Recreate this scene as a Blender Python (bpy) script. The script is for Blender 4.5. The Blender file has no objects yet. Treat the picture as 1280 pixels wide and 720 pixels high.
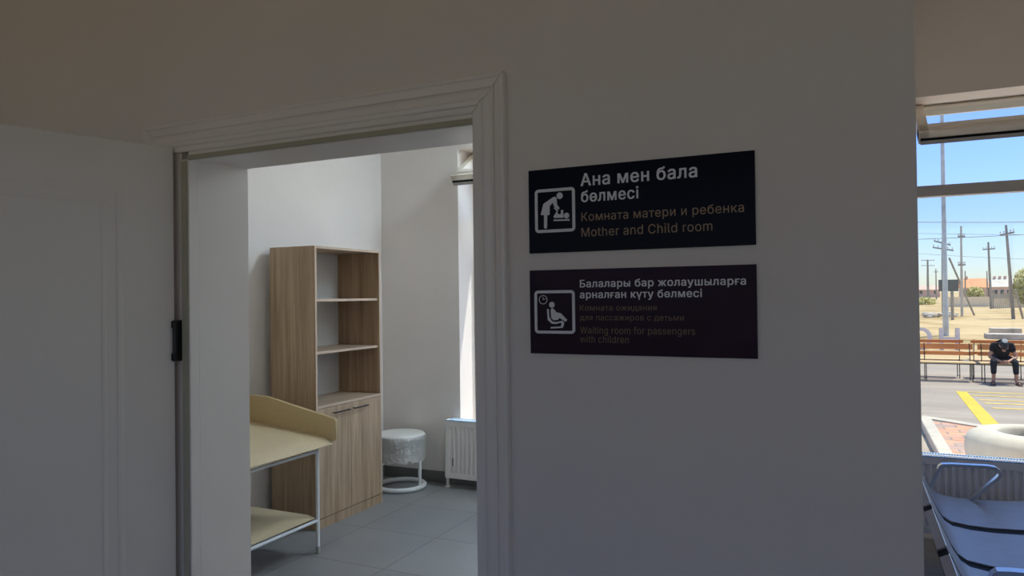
import bpy, bmesh, math, random
from mathutils import Vector, Matrix
S = bpy.context.scene
COL = S.collection
random.seed(7)
rad = math.radians

# ------------------------------------------------------------------ camera
FPX = 904.0
cam = bpy.data.cameras.new('camera'); camo = bpy.data.objects.new('camera', cam); COL.objects.link(camo)
cam.sensor_width = 36.0; cam.lens = FPX / 1280 * 36.0; cam.clip_start = 0.05; cam.clip_end = 3000
vY = Vector((425, -4, -904)).normalized(); vX = Vector((1924, 33, 904)); vX = (vX - vX.dot(vY) * vY).normalized(); vZ = vX.cross(vY)
camo.matrix_world = Matrix.Translation((0, 0, 1.62)) @ Matrix((vX, vY, vZ)).to_4x4()
S.camera = camo

# ------------------------------------------------------------------ view, sky, sun, daylight
S.view_settings.view_transform = 'Standard'; S.view_settings.look = 'None'
S.view_settings.exposure = 0.35; S.view_settings.gamma = 1.0; S.view_settings.use_curve_mapping = False
SUN_EL, SUN_AZ = 67.5, 48.0            # elevation; azimuth from +Y towards +X
SUN_STRENGTH, SKY_STRENGTH = 4.6, 0.16
w = bpy.data.worlds.new('sky'); S.world = w; w.use_nodes = True
nt = w.node_tree; nt.nodes.clear()
sky = nt.nodes.new('ShaderNodeTexSky'); sky.sky_type = 'NISHITA'; sky.sun_disc = False
sky.sun_elevation = rad(SUN_EL); sky.sun_rotation = rad(SUN_AZ); sky.air_density = 1.0; sky.dust_density = 0.15; sky.ozone_density = 2.5; sky.altitude = 100
bg = nt.nodes.new('ShaderNodeBackground'); bg.inputs[1].default_value = SKY_STRENGTH
wo = nt.nodes.new('ShaderNodeOutputWorld'); tcw = nt.nodes.new('ShaderNodeTexCoord'); sx_ = nt.nodes.new('ShaderNodeSeparateXYZ'); nt.links.new(tcw.outputs['Generated'], sx_.inputs[0])
tr_ = nt.nodes.new('ShaderNodeValToRGB'); te = tr_.color_ramp.elements        # clearer, bluer air above the horizon haze
te[0].position = 0.0; te[0].color = (.60, .64, .74, 1); te[1].position = .6; te[1].color = (.95, 1, 1.05, 1); tk = te.new(.16); tk.color = (.58, .70, 1.18, 1)
tm = nt.nodes.new('ShaderNodeMix'); tm.data_type = 'RGBA'; tm.blend_type = 'MULTIPLY'; tm.inputs[0].default_value = 1
nt.links.new(sx_.outputs[2], tr_.inputs[0]); nt.links.new(sky.outputs[0], tm.inputs[6]); nt.links.new(tr_.outputs[0], tm.inputs[7]); nt.links.new(tm.outputs[2], bg.inputs[0]); nt.links.new(bg.outputs[0], wo.inputs[0])
sl = bpy.data.lights.new('sun', 'SUN'); sl.energy = SUN_STRENGTH; sl.angle = rad(0.6); sl.color = (1, 0.92, 0.79)
so = bpy.data.objects.new('sun', sl); COL.objects.link(so)
sd = Vector((math.sin(rad(SUN_AZ)) * math.cos(rad(SUN_EL)), math.cos(rad(SUN_AZ)) * math.cos(rad(SUN_EL)), math.sin(rad(SUN_EL))))
so.rotation_euler = sd.to_track_quat('Z', 'Y').to_euler(); so.location = (10, 20, 20)
def portal(x, y, z, sx, sz, inward):       # sky-light sampling portals in the window openings
    l = bpy.data.lights.new('window_daylight', 'AREA'); l.shape = 'RECTANGLE'; l.size = sx; l.size_y = sz
    l.cycles.is_portal = True
    o = bpy.data.objects.new('window_daylight', l); COL.objects.link(o); o.location = (x, y, z)
    o.rotation_euler = Vector((0, -inward, 0)).to_track_quat('Z', 'Y').to_euler()
def side_portal(x, y, z, sy, sz):
    portal(x, y, z, sy, sz, 1); COL.objects[-1].rotation_euler = Vector((1, 0, 0)).to_track_quat('Z', 'Y').to_euler()
side_portal(6.85, 2.05, 1.75, 5.2, 2.4)
portal(-1.83, 5.95, 1.65, 2.6, 2.6, -1); portal(2.95, 5.95, 1.65, 5.4, 2.6, -1); portal(-.5, -5.95, 1.85, 10.2, 2.4, 1)
S.cycles.use_denoising = True
S.cycles.max_bounces = 10; S.cycles.diffuse_bounces = 7; S.cycles.transparent_max_bounces = 16
S.cycles.caustics_reflective = False; S.cycles.caustics_refractive = False; S.cycles.sample_clamp_indirect = 6

# ------------------------------------------------------------------ materials
def nodes(m): m.use_nodes = True; return m.node_tree.nodes, m.node_tree.links, m.node_tree.nodes['Principled BSDF']
def mat(name, col, rough=0.5, metal=0.0, var=0.06, scale=6.0, bump=0.0, stretch=(1, 1, 1), spec=0.5, detail=3):
    m = bpy.data.materials.new(name); N, L, P = nodes(m)
    tc = N.new('ShaderNodeTexCoord'); mp = N.new('ShaderNodeMapping'); mp.inputs['Scale'].default_value = stretch
    L.new(tc.outputs['Object'], mp.inputs[0])
    nz = N.new('ShaderNodeTexNoise'); nz.inputs['Scale'].default_value = scale; nz.inputs['Detail'].default_value = detail
    L.new(mp.outputs[0], nz.inputs['Vector'])
    rp = N.new('ShaderNodeValToRGB'); e = rp.color_ramp.elements
    e[0].position = .3; e[1].position = .7
    e[0].color = (*[c * (1 - var) for c in col], 1); e[1].color = (*[min(1, c * (1 + var)) for c in col], 1)
    L.new(nz.outputs['Fac'], rp.inputs[0]); L.new(rp.outputs[0], P.inputs['Base Color'])
    P.inputs['Roughness'].default_value = rough; P.inputs['Metallic'].default_value = metal
    P.inputs['Specular IOR Level'].default_value = spec
    if bump:
        b = N.new('ShaderNodeBump'); b.inputs['Strength'].default_value = bump; b.inputs['Distance'].default_value = .01
        L.new(nz.outputs['Fac'], b.inputs['Height']); L.new(b.outputs[0], P.inputs['Normal'])
    return m
def brickmat(name, c1, c2, cm, bw, bh, mortar, loc=(0, 0, 0), rough=.4, offset=0.0, rot=0, noise=.1, squash=1.0):
    m = bpy.data.materials.new(name); N, L, P = nodes(m)
    tc = N.new('ShaderNodeTexCoord'); mp = N.new('ShaderNodeMapping'); mp.inputs['Location'].default_value = loc; mp.inputs['Rotation'].default_value = (0, 0, rot)
    L.new(tc.outputs['Object'], mp.inputs[0])
    br = N.new('ShaderNodeTexBrick'); br.offset = offset; br.squash = squash
    for k, v in (('Color1', c1), ('Color2', c2), ('Mortar', cm)): br.inputs[k].default_value = (*v, 1)
    br.inputs['Scale'].default_value = 1; br.inputs['Mortar Size'].default_value = mortar; br.inputs['Mortar Smooth'].default_value = .3
    br.inputs['Brick Width'].default_value = bw; br.inputs['Row Height'].default_value = bh; br.inputs['Bias'].default_value = 0
    L.new(mp.outputs[0], br.inputs['Vector'])
    nz = N.new('ShaderNodeTexNoise'); nz.inputs['Scale'].default_value = 2.5; nz.inputs['Detail'].default_value = 6; L.new(tc.outputs['Object'], nz.inputs['Vector'])
    mr = N.new('ShaderNodeMapRange'); mr.inputs[1].default_value = .3; mr.inputs[2].default_value = .7; mr.inputs[3].default_value = 1 - noise; mr.inputs[4].default_value = 1 + noise
    L.new(nz.outputs['Fac'], mr.inputs[0])
    mx = N.new('ShaderNodeMix'); mx.data_type = 'RGBA'; mx.blend_type = 'MULTIPLY'; mx.inputs[0].default_value = 1
    L.new(br.outputs['Color'], mx.inputs[6]); L.new(mr.outputs[0], mx.inputs[7]); L.new(mx.outputs[2], P.inputs['Base Color'])
    P.inputs['Roughness'].default_value = rough
    return m
def woodmat(name, dark, light, axis=2, scale=1.0, rough=.45):
    m = bpy.data.materials.new(name); N, L, P = nodes(m)
    tc = N.new('ShaderNodeTexCoord'); mp = N.new('ShaderNodeMapping')
    s = [26 * scale] * 3; s[axis] = 1.1 * scale; mp.inputs['Scale'].default_value = s
    L.new(tc.outputs['Object'], mp.inputs[0])
    n1 = N.new('ShaderNodeTexNoise'); n1.inputs['Scale'].default_value = 1; n1.inputs['Detail'].default_value = 5; n1.inputs['Distortion'].default_value = .6
    L.new(mp.outputs[0], n1.inputs['Vector'])
    mp2 = N.new('ShaderNodeMapping'); s2 = [95 * scale] * 3; s2[axis] = 3 * scale; mp2.inputs['Scale'].default_value = s2; L.new(tc.outputs['Object'], mp2.inputs[0])
    n2 = N.new('ShaderNodeTexNoise'); n2.inputs['Scale'].default_value = 1; n2.inputs['Detail'].default_value = 4; L.new(mp2.outputs[0], n2.inputs['Vector'])
    ad = N.new('ShaderNodeMath'); ad.operation = 'MULTIPLY_ADD'; ad.inputs[1].default_value = .45; L.new(n2.outputs['Fac'], ad.inputs[0])
    ml = N.new('ShaderNodeMath'); ml.operation = 'MULTIPLY'; ml.inputs[1].default_value = .6; L.new(n1.outputs['Fac'], ml.inputs[0]); L.new(ml.outputs[0], ad.inputs[2])
    rp = N.new('ShaderNodeValToRGB'); e = rp.color_ramp.elements; e[0].position = .36; e[1].position = .68
    e[0].color = (*dark, 1); e[1].color = (*light, 1); L.new(ad.outputs[0], rp.inputs[0]); L.new(rp.outputs[0], P.inputs['Base Color'])
    P.inputs['Roughness'].default_value = rough
    return m
def glassmat(name, tint, gloss=.06, rough=0.0):
    m = bpy.data.materials.new(name); N, L, P = nodes(m); N.remove(P)
    out = N['Material Output']; t = N.new('ShaderNodeBsdfTransparent'); t.inputs[0].default_value = (*tint, 1)
    g = N.new('ShaderNodeBsdfGlossy'); g.inputs['Roughness'].default_value = rough
    mx = N.new('ShaderNodeMixShader'); mx.inputs[0].default_value = gloss
    L.new(t.outputs[0], mx.inputs[1]); L.new(g.outputs[0], mx.inputs[2]); L.new(mx.outputs[0], out.inputs[0])
    return m, N, L, mx, g

M = {}
M['wall'] = mat('white wall paint', (.80, .75, .71), .85, var=.015, scale=3, spec=.2)
M['ceil'] = mat('ceiling paint', (.84, .82, .79), .9, var=.01, spec=.2)
M['white_gloss'] = mat('white lacquer', (.86, .81, .76), .32, var=.01)
M['door'] = mat('door enamel', (.87, .82, .755), .38, var=.012)
M['gasket'] = mat('beige rubber gasket', (.44, .41, .31), .7, var=.05)
M['black'] = mat('black powder coat', (.006, .006, .007), .45, var=.1)
M['hall_tile'] = brickmat('grey porcelain floor tile', (.235, .24, .245), (.26, .262, .265), (.10, .10, .10), .6, .6, .0035, loc=(2.55 + 6, -4.178 + 9.6, 0), rough=.28, noise=.07)
M['skirting'] = mat('grey tile skirting', (.17, .17, .165), .4, var=.1)
M['pvc'] = mat('warm white window frame', (.86, .80, .70), .35, var=.02)
M['pvc_grey'] = mat('grey window rail', (.36, .35, .34), .4, var=.03)
M['pane'] = glassmat('window glass', (.96, .98, .98), .05)[0]
M['oak'] = woodmat('sonoma oak board', (.30, .19, .11), (.54, .39, .25), 2)
M['oak_h'] = woodmat('sonoma oak shelf', (.30, .21, .14), (.52, .40, .29), 1)
M['oak_edge'] = mat('oak edge band', (.56, .42, .31), .5, var=.08, scale=30)
M['backboard'] = mat('white hardboard back', (.58, .57, .55), .6, var=.02)
M['cream'] = mat('cream leatherette', (.62, .51, .33), .42, var=.03, scale=40, bump=.05)
M['cream_dark'] = mat('tan leatherette', (.52, .40, .22), .45, var=.03, scale=40)
M['tube'] = mat('white enamelled tube', (.72, .73, .73), .3, var=.02)
M['rubber'] = mat('grey rubber foot', (.35, .34, .31), .7)
M['plastic_white'] = mat('white plastic', (.80, .79, .74), .3, var=.02)
M['rad'] = mat('radiator enamel', (.82, .80, .77), .4, var=.015)
M['rad_film'] = mat('pale blue protective film', (.45, .62, .82), .25, var=.2, scale=30)
M['steel_seat'] = mat('brushed steel seat sheet', (.37, .345, .335), .38, .45, var=.06, scale=14, stretch=(1, 1, 1))
M['chrome'] = mat('polished aluminium', (.55, .56, .58), .22, 1.0, var=.03)
M['seat_black'] = mat('black rubber strip', (.004, .004, .004), .7, var=.1, spec=.2)
M['navy'] = mat('navy sign face', (.0012, .0008, .0085), .3, var=.12, scale=9, spec=.09)
M['purple'] = mat('plum sign face', (.026, .008, .027), .3, var=.35, scale=5, spec=.09)
M['sign_white'] = mat('white sign lettering', (.80, .80, .84), .5, var=.02)
M['sign_gold'] = mat('gold sign lettering', (.36, .24, .14), .5, var=.05)
M['sign_gold_dim'] = mat('dull gold lettering', (.20, .135, .075), .5, var=.05)
M['asphalt'] = mat('pale worn asphalt', (.37, .32, .255), .9, var=.16, scale=1.1, stretch=(.35, 1.6, 1), detail=8)
M['reflector'] = mat('white concrete apron', (.88, .83, .72), .9, var=.04)  # bright white of the added bounce strip, also on the sills
M['kerb'] = mat('concrete kerb', (.56, .52, .42), .85, var=.1, scale=5)
M['kerb_dark'] = mat('weathered kerb', (.24, .23, .20), .85, var=.15, scale=3)
M['paving'] = brickmat('coral and grey paving bricks', (.80, .36, .19), (.36, .31, .28), (.30, .25, .20), .34, .21, .016, rough=.85, offset=.5, noise=.14)
M['yellow'] = mat('yellow road paint', (.72, .50, .035), .7, var=.12, scale=7)
M['yellow_pale'] = mat('worn yellow road paint', (.62, .46, .12), .7, var=.2, scale=5)
M['concrete_w'] = mat('white concrete', (.62, .59, .48), .8, var=.05, scale=8, bump=.05)
M['soil'] = mat('dry soil', (.12, .10, .075), .95, var=.3, scale=12)
M['bench_wood'] = woodmat('orange varnished slat', (.62, .22, .06), (.85, .36, .12), 0, .3, .5)
M['bench_seat'] = woodmat('pale pine slat', (.66, .46, .20), (.82, .62, .33), 0, .3, .5)  # paler yellow wood than the back slats
M['lamp_steel'] = mat('galvanised steel', (.54, .58, .58), .5, .2, var=.15, scale=3)
M['pole_wood'] = mat('weathered pole', (.33, .30, .26), .9, var=.2, scale=2)
M['pole_conc'] = mat('pale concrete pole', (.55, .52, .45), .9, var=.15, scale=2)
M['panel_dark'] = mat('dark sheet panel', (.065, .075, .085), .6, var=.15)
M['letter'] = mat('pale lavender letter', (.70, .68, .76), .6, var=.05)
M['leaf'] = mat('yellow green leaves', (.58, .54, .20), .8, var=.3, scale=2)
M['bark'] = mat('bark', (.16, .12, .08), .9)
M['brick_wall'] = mat('pink plaster house wall', (.72, .48, .40), .9, var=.15, scale=.7)
M['roof_orange'] = mat('orange roof sheet', (.68, .30, .12), .7, var=.15, scale=.8)
M['roof_white'] = mat('pale grey roof sheet', (.52, .50, .44), .6, var=.1, scale=.8)
M['cream_wall'] = mat('cream garden wall', (.86, .76, .58), .9, var=.08, scale=.5)
M['fence'] = mat('grey fence slats', (.55, .50, .44), .85, var=.2, scale=1)
M['glass_dark'] = mat('dark house window', (.05, .06, .07), .2)
M['skin'] = mat('skin', (.46, .25, .17), .55, var=.06, scale=10)
M['tshirt'] = mat('black cotton', (.012, .012, .015), .9, var=.3, scale=10)
M['trouser'] = mat('black trousers', (.014, .016, .022), .85, var=.3, scale=8)
M['cap'] = mat('dark grey cap', (.035, .035, .04), .85, var=.3, scale=14)
M['cap_top'] = mat('pale grey cap top', (.34, .36, .36), .85, var=.1)
M['hair'] = mat('dark hair', (.02, .015, .012), .8)
M['sandal'] = mat('brown sandal', (.12, .08, .06), .7)
M['rubble'] = mat('grey rubble', (.50, .46, .40), .95, var=.3, scale=2)

def sand():
    m = bpy.data.materials.new('dry sandy ground'); N, L, P = nodes(m)
    tc = N.new('ShaderNodeTexCoord'); mp = N.new('ShaderNodeMapping'); mp.inputs['Scale'].default_value = (.22, .5, 1); L.new(tc.outputs['Object'], mp.inputs[0])
    n = N.new('ShaderNodeTexNoise'); n.inputs['Scale'].default_value = 1.0; n.inputs['Detail'].default_value = 9; n.inputs['Roughness'].default_value = .65; L.new(mp.outputs[0], n.inputs['Vector'])
    rp = N.new('ShaderNodeValToRGB'); e = rp.color_ramp.elements
    e[0].position = .33; e[0].color = (.20, .155, .06, 1); e[1].position = .58; e[1].color = (.56, .43, .23, 1)
    k = e.new(.45); k.color = (.46, .33, .14, 1)
    L.new(n.outputs['Fac'], rp.inputs[0]); L.new(rp.outputs[0], P.inputs['Base Color']); P.inputs['Roughness'].default_value = .95
    return m
M['sand'] = sand()
def wrapmat():
    m, N, L, mx, g = glassmat('clear plastic wrap', (.95, .95, .94), .34, .08)
    tc = N.new('ShaderNodeTexCoord'); n = N.new('ShaderNodeTexNoise'); n.inputs['Scale'].default_value = 22; n.inputs['Detail'].default_value = 4; L.new(tc.outputs['Object'], n.inputs['Vector'])
    b = N.new('ShaderNodeBump'); b.inputs['Strength'].default_value = 1.0; b.inputs['Distance'].default_value = .06; L.new(n.outputs['Fac'], b.inputs['Height']); L.new(b.outputs[0], g.inputs['Normal'])
    d = N.new('ShaderNodeBsdfDiffuse'); d.inputs[0].default_value = (.8, .8, .78, 1); m2 = N.new('ShaderNodeMixShader'); m2.inputs[0].default_value = .30
    L.new(mx.outputs[0], m2.inputs[1]); L.new(d.outputs[0], m2.inputs[2]); L.new(m2.outputs[0], N['Material Output'].inputs[0])
    return m
M['wrap'] = wrapmat()

# ------------------------------------------------------------------ geometry helpers
class B:
    def __init__(s): s.bm = bmesh.new()
    def faces(s, vs, fs):
        v = [s.bm.verts.new(p) for p in vs]
        for f in fs:
            try: s.bm.faces.new([v[i] for i in f])
            except ValueError: pass
        return s
    def box(s, x0, x1, y0, y1, z0, z1, bev=0, mtx=None):
        t = bmesh.new()
        r = bmesh.ops.create_cube(t, size=1)
        for v in t.verts: v.co = ((x0 + x1) / 2 + v.co.x * (x1 - x0), (y0 + y1) / 2 + v.co.y * (y1 - y0), (z0 + z1) / 2 + v.co.z * (z1 - z0))
        if bev: bmesh.ops.bevel(t, geom=t.edges[:], offset=bev, segments=2, profile=.5, affect='EDGES')
        if mtx: bmesh.ops.transform(t, matrix=mtx, verts=t.verts)
        return s.merge(t)
    def merge(s, t):
        me = bpy.data.meshes.new('t'); t.to_mesh(me); t.free(); s.bm.from_mesh(me); bpy.data.meshes.remove(me); return s
    def mesh(s, me): s.bm.from_mesh(me); return s
    def loft(s, secs, closed=True, cap=True, ring=False):
        n = len(secs[0]); V = [[s.bm.verts.new(p) for p in sec] for sec in secs]
        m = len(V)
        for i in range(m if ring else m - 1):
            a, b = V[i], V[(i + 1) % m]
            for j in range(n if closed else n - 1):
                try: s.bm.faces.new((a[j], a[(j + 1) % n], b[(j + 1) % n], b[j]))
                except ValueError: pass
        if cap and closed and not ring:
            s.bm.faces.new(V[0][::-1]); s.bm.faces.new(V[-1])
        return s
    def tube(s, pts, r, seg=10, ring=False, cap=True):
        pts = [Vector(p) for p in pts]; n = len(pts); R = r if isinstance(r, (list, tuple)) else [r] * n
        secs = []; up = None
        for i, p in enumerate(pts):
            a = pts[(i - 1) % n] if (ring or i > 0) else p; b = pts[(i + 1) % n] if (ring or i < n - 1) else p
            d = (b - a).normalized()
            if up is None: up = Vector((0, 0, 1)) if abs(d.z) < .9 else Vector((1, 0, 0))
            u = (up - up.dot(d) * d).normalized(); up = u; w_ = d.cross(u)
            secs.append([p + R[i] * (math.cos(2 * math.pi * k / seg) * u + math.sin(2 * math.pi * k / seg) * w_) for k in range(seg)])
        return s.loft(secs, ring=ring, cap=cap)
    def lathe(s, prof, c=(0, 0, 0), seg=32, cap=True):
        return s.loft([[(c[0] + r * math.cos(2 * math.pi * k / seg), c[1] + r * math.sin(2 * math.pi * k / seg), c[2] + z) for k in range(seg)] for r, z in prof], cap=cap)
    def prism(s, poly, axis, a, b):
        def P(u, v, t): return {'x': (t, u, v), 'y': (u, t, v), 'z': (u, v, t)}[axis]
        return s.loft([[P(u, v, a) for u, v in poly], [P(u, v, b) for u, v in poly]])
    def ball(s, c, r, seg=16, mtx=None):
        t = bmesh.new(); bmesh.ops.create_uvsphere(t, u_segments=seg, v_segments=seg // 2 + 2, radius=1)
        for v in t.verts: v.co = Vector((v.co.x * r[0], v.co.y * r[1], v.co.z * r[2]))
        if mtx: bmesh.ops.transform(t, matrix=mtx, verts=t.verts)
        for v in t.verts: v.co += Vector(c)
        return s.merge(t)
    def ribbon(s, path, y0, y1, th):        # flat bar bent along a path in the XZ plane
        P = [Vector((p[0], 0, p[1])) for p in path]; up, lo = [], []
        for i, p in enumerate(P):
            a = P[max(i - 1, 0)]; b = P[min(i + 1, len(P) - 1)]; d = (b - a).normalized(); n = Vector((-d.z, 0, d.x))
            up.append(p + n * th / 2); lo.append(p - n * th / 2)
        return s.loft([[(u.x, y0, u.z), (u.x, y1, u.z), (l.x, y1, l.z), (l.x, y0, l.z)] for u, l in zip(up, lo)])
    def done(s, name, m, parent=None, smooth=35, label=None, cat=None, group=None, kind=None):
        bmesh.ops.remove_doubles(s.bm, verts=s.bm.verts[:], dist=1e-6)
        bmesh.ops.recalc_face_normals(s.bm, faces=s.bm.faces[:])
        me = bpy.data.meshes.new(name); s.bm.to_mesh(me); s.bm.free()
        o = bpy.data.objects.new(name, me); COL.objects.link(o); me.materials.append(m if not isinstance(m, str) else M[m])
        if smooth:
            for p in me.polygons: p.use_smooth = True
            try: me.set_sharp_from_angle(angle=rad(smooth))
            except Exception: pass
        if parent is not None: o.parent = parent
        return tag(o, label, cat, group, kind)
def tag(o, label=None, cat=None, group=None, kind=None):
    if label: o['label'] = label
    if cat: o['category'] = cat
    if group: o['group'] = group
    if kind: o['kind'] = kind
    return o
def thing(name, label, cat, loc=(0, 0, 0), rz=0, group=None, kind=None):
    o = bpy.data.objects.new(name, None); COL.objects.link(o); o.empty_display_size = .1
    o.location = loc; o.rotation_euler = (0, 0, rz)
    return tag(o, label, cat, group, kind)
def struct(b, name, m, parent=None, smooth=0): return b.done(name, m, parent, smooth, kind='structure' if parent is None else None)
def dup(root, loc, label, group=None, rz=None):
    r = root.copy(); COL.objects.link(r); r.location = loc; r['label'] = label
    if group: r['group'] = group
    if rz is not None: r.rotation_euler = (0, 0, rz)
    for ch in list(root.children):
        c = ch.copy(); COL.objects.link(c); c.parent = r
        for g in list(ch.children):
            d = g.copy(); COL.objects.link(d); d.parent = c
    return r
def arc(cx, cy, r, a0, a1, n): return [(cx + r * math.cos(rad(a0 + (a1 - a0) * i / n)), cy + r * math.sin(rad(a0 + (a1 - a0) * i / n))) for i in range(n + 1)]

# ------------------------------------------------------------------ room shell
YF = 1.5; YI = 1.722; YW = 5.44; YO = 5.84; CZ = 3.6
OX0, OX1, OZ = -1.735, -.79, 2.033            # door opening
b = B()
b.box(-6, OX0 - .03, YF, YI, 0, CZ); b.box(OX1 + .03, .11, YF, YI, 0, CZ); b.box(OX0 - .03, OX1 + .03, YF, YI, OZ + .03, CZ)
struct(b, 'wall_front', 'wall')
struct(B().box(-.08, .11, YI, YW, 0, CZ), 'wall_partition', 'wall')
struct(B().box(-4.02, -3.86, YI, YW, 0, CZ), 'wall_room_left', 'wall')
W1 = (-3.061, -.55); W2 = (.28, 5.6); WZ0, WZ1 = .44, 2.89
b = B()
for x0, x1 in ((-6, W1[0]), (W1[1], W2[0]), (W2[1], 7)): b.box(x0, x1, YW, YO, -.6, 4.6)
for x0, x1 in (W1, W2): b.box(x0, x1, YW, YO, -.6, WZ0); b.box(x0, x1, YW, YO, WZ1, 4.6)
struct(b, 'wall_facade', 'wall')
b = B(); W3 = (-5.6, 4.6)
b.box(-6, W3[0], -5.9, -5.6, 0, CZ); b.box(W3[1], 7, -5.9, -5.6, 0, CZ); b.box(*W3, -5.9, -5.6, 0, .65); b.box(*W3, -5.9, -5.6, 2.95, CZ)
struct(b, 'wall_rear', 'wall')
struct(B().box(-6.2, -6, -5.9, YO, 0, CZ), 'wall_left', 'wall')
b = B(); b.box(6.6, 6.8, -5.9, -.5, 0, CZ); b.box(6.6, 6.8, 4.6, YW, 0, CZ); b.box(6.6, 6.8, -.5, 4.6, 0, .6); b.box(6.6, 6.8, -.5, 4.6, 2.9, CZ); struct(b, 'wall_right', 'wall')
struct(B().box(-6.2, 7, -5.9, YW, -.3, 0), 'floor', 'hall_tile')
struct(B().box(-6.2, 7, -5.9, YW, CZ, CZ + .2), 'ceiling', 'ceil')
struct(B().box(-8, 9, YO, 6.3, 4.46, 4.62), 'roof_eave', 'wall')
# inner room skirting tiles
b = B(); b.box(-3.86, -3.848, YI, 3.9, 0, .1); b.box(-3.86, -3.848, 4.76, YW, 0, .1); struct(b, 'baseboard_left', 'skirting')
struct(B().box(-3.848, -.08, YW - .012, YW, 0, .1), 'baseboard_back', 'skirting')

# ------------------------------------------------------------------ door lining, casing and leaf
tr = thing('door_1', 'white panelled door standing open with moulded casing and lining', 'door', (0, 0, 0), kind='structure')
PROF = [(0, 0), (0, .011), (.004, .013), (.014, .013), (.017, .018), (.027, .019), (.031, .014), (.036, .012), (.046, .011), (.051, .013), (.054, .019), (.058, .020), (.0595, .0145), (.066, .0165), (.073, .018), (.0765, .021), (.082, .021), (.085, .017), (.085, 0)]
ci, co_, cz = OX1 - .007, -1.82, 2.047
b = B(); b.loft([[(ci + u, YF - v, 0) for u, v in PROF], [(ci + u, YF - v, cz + u - .0006) for u, v in PROF]]); b.done('casing_side', 'white_gloss', tr, 20)
b = B(); b.loft([[(co_ - u + .0006, YF - v, cz + u + .0006) for u, v in PROF], [(ci + u - .0006, YF - v, cz + u + .0006) for u, v in PROF]]); b.done('casing_head', 'white_gloss', tr, 20)
b = B(); b.loft([[(co_ - u, YF - v, 0) for u, v in PROF], [(co_ - u, YF - v, cz + u - .0006) for u, v in PROF]]); b.done('casing_side', 'white_gloss', tr, 20)
# lining boards (reveal) - left, right, head
b = B(); b.box(OX0 - .03, OX0, 1.531, YI + .002, 0, OZ + .03); b.box(OX0 - .03, OX0 + .002, YF - .004, 1.529, 0, OZ - .006, .001); b.done('jamb', 'white_gloss', tr, 0)
b = B(); b.box(OX1, OX1 + .03, 1.531, YI + .002, 0, OZ + .03); b.box(OX1 - .002, OX1 + .03, YF - .004, 1.529, 0, OZ - .006, .001); b.done('jamb', 'white_gloss', tr, 0)
b = B(); b.box(OX0, OX1, 1.545, YI + .002, OZ, OZ + .03); b.done('jamb_head', 'white_gloss', tr, 0)
b = B(); b.box(OX0, OX1, YF - .004, 1.545, OZ - .012, OZ + .02, .002); b.done('door_stop', 'white_gloss', tr, 0)
b = B(); b.box(OX0, OX1, YF - .010, YF - .003, OZ - .010, OZ + .004, .002); b.box(OX0 - .026, OX0 - .003, YF - .009, YF - .003, .0, OZ - .01, .002); b.done('gasket', 'gasket', tr, 0)
lf = bpy.data.objects.new('door_leaf', None); COL.objects.link(lf); lf.parent = tr; lf.location = (-1.776, 1.480, 0); lf.rotation_euler = (0, 0, rad(-16.7))
LH, LT = 2.06, .036
b = B(); b.box(-LT, 0, -.985, 0, .012, LH, .003)
b.done('leaf_board', 'door', lf, 20)
def moulding(b, y0, y1, z0, z1, wd, h):       # mitred raised frame on the leaf face (x = 0)
    pr = [(0, -.001), (0, h * .5), (wd * .3, h), (wd * .7, h), (wd, h * .5), (wd, -.001)]
    secs = []
    for cy, cz_, sy, sz in ((y0, z0, 1, 1), (y1, z0, -1, 1), (y1, z1, -1, -1), (y0, z1, 1, -1)):
        secs.append([(v, cy + sy * u, cz_ + sz * u) for u, v in pr])
    b.loft(secs, ring=True)
for z0, z1 in ((.18, LH - .125),):
    b = B(); moulding(b, -.84, -.140, z0, z1, .016, .0032); moulding(b, -.80, -.182, z0 + .04, z1 - .04, .012, .0026)
    b.done('panel_moulding', 'door', lf, 20)
b = B()                                        # black concealed hinge between leaf and frame
b.box(-1.7745, -1.7655, 1.478, 1.4985, 1.442, 1.560, .001)
b.tube([(-1.771, 1.476, 1.442), (-1.771, 1.476, 1.560)], .006, 10)
for z in (1.444, 1.538): b.box(-1.788, -1.766, 1.470, 1.482, z, z + .020, .001)
b.done('hinge', 'black', tr, 20)

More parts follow.
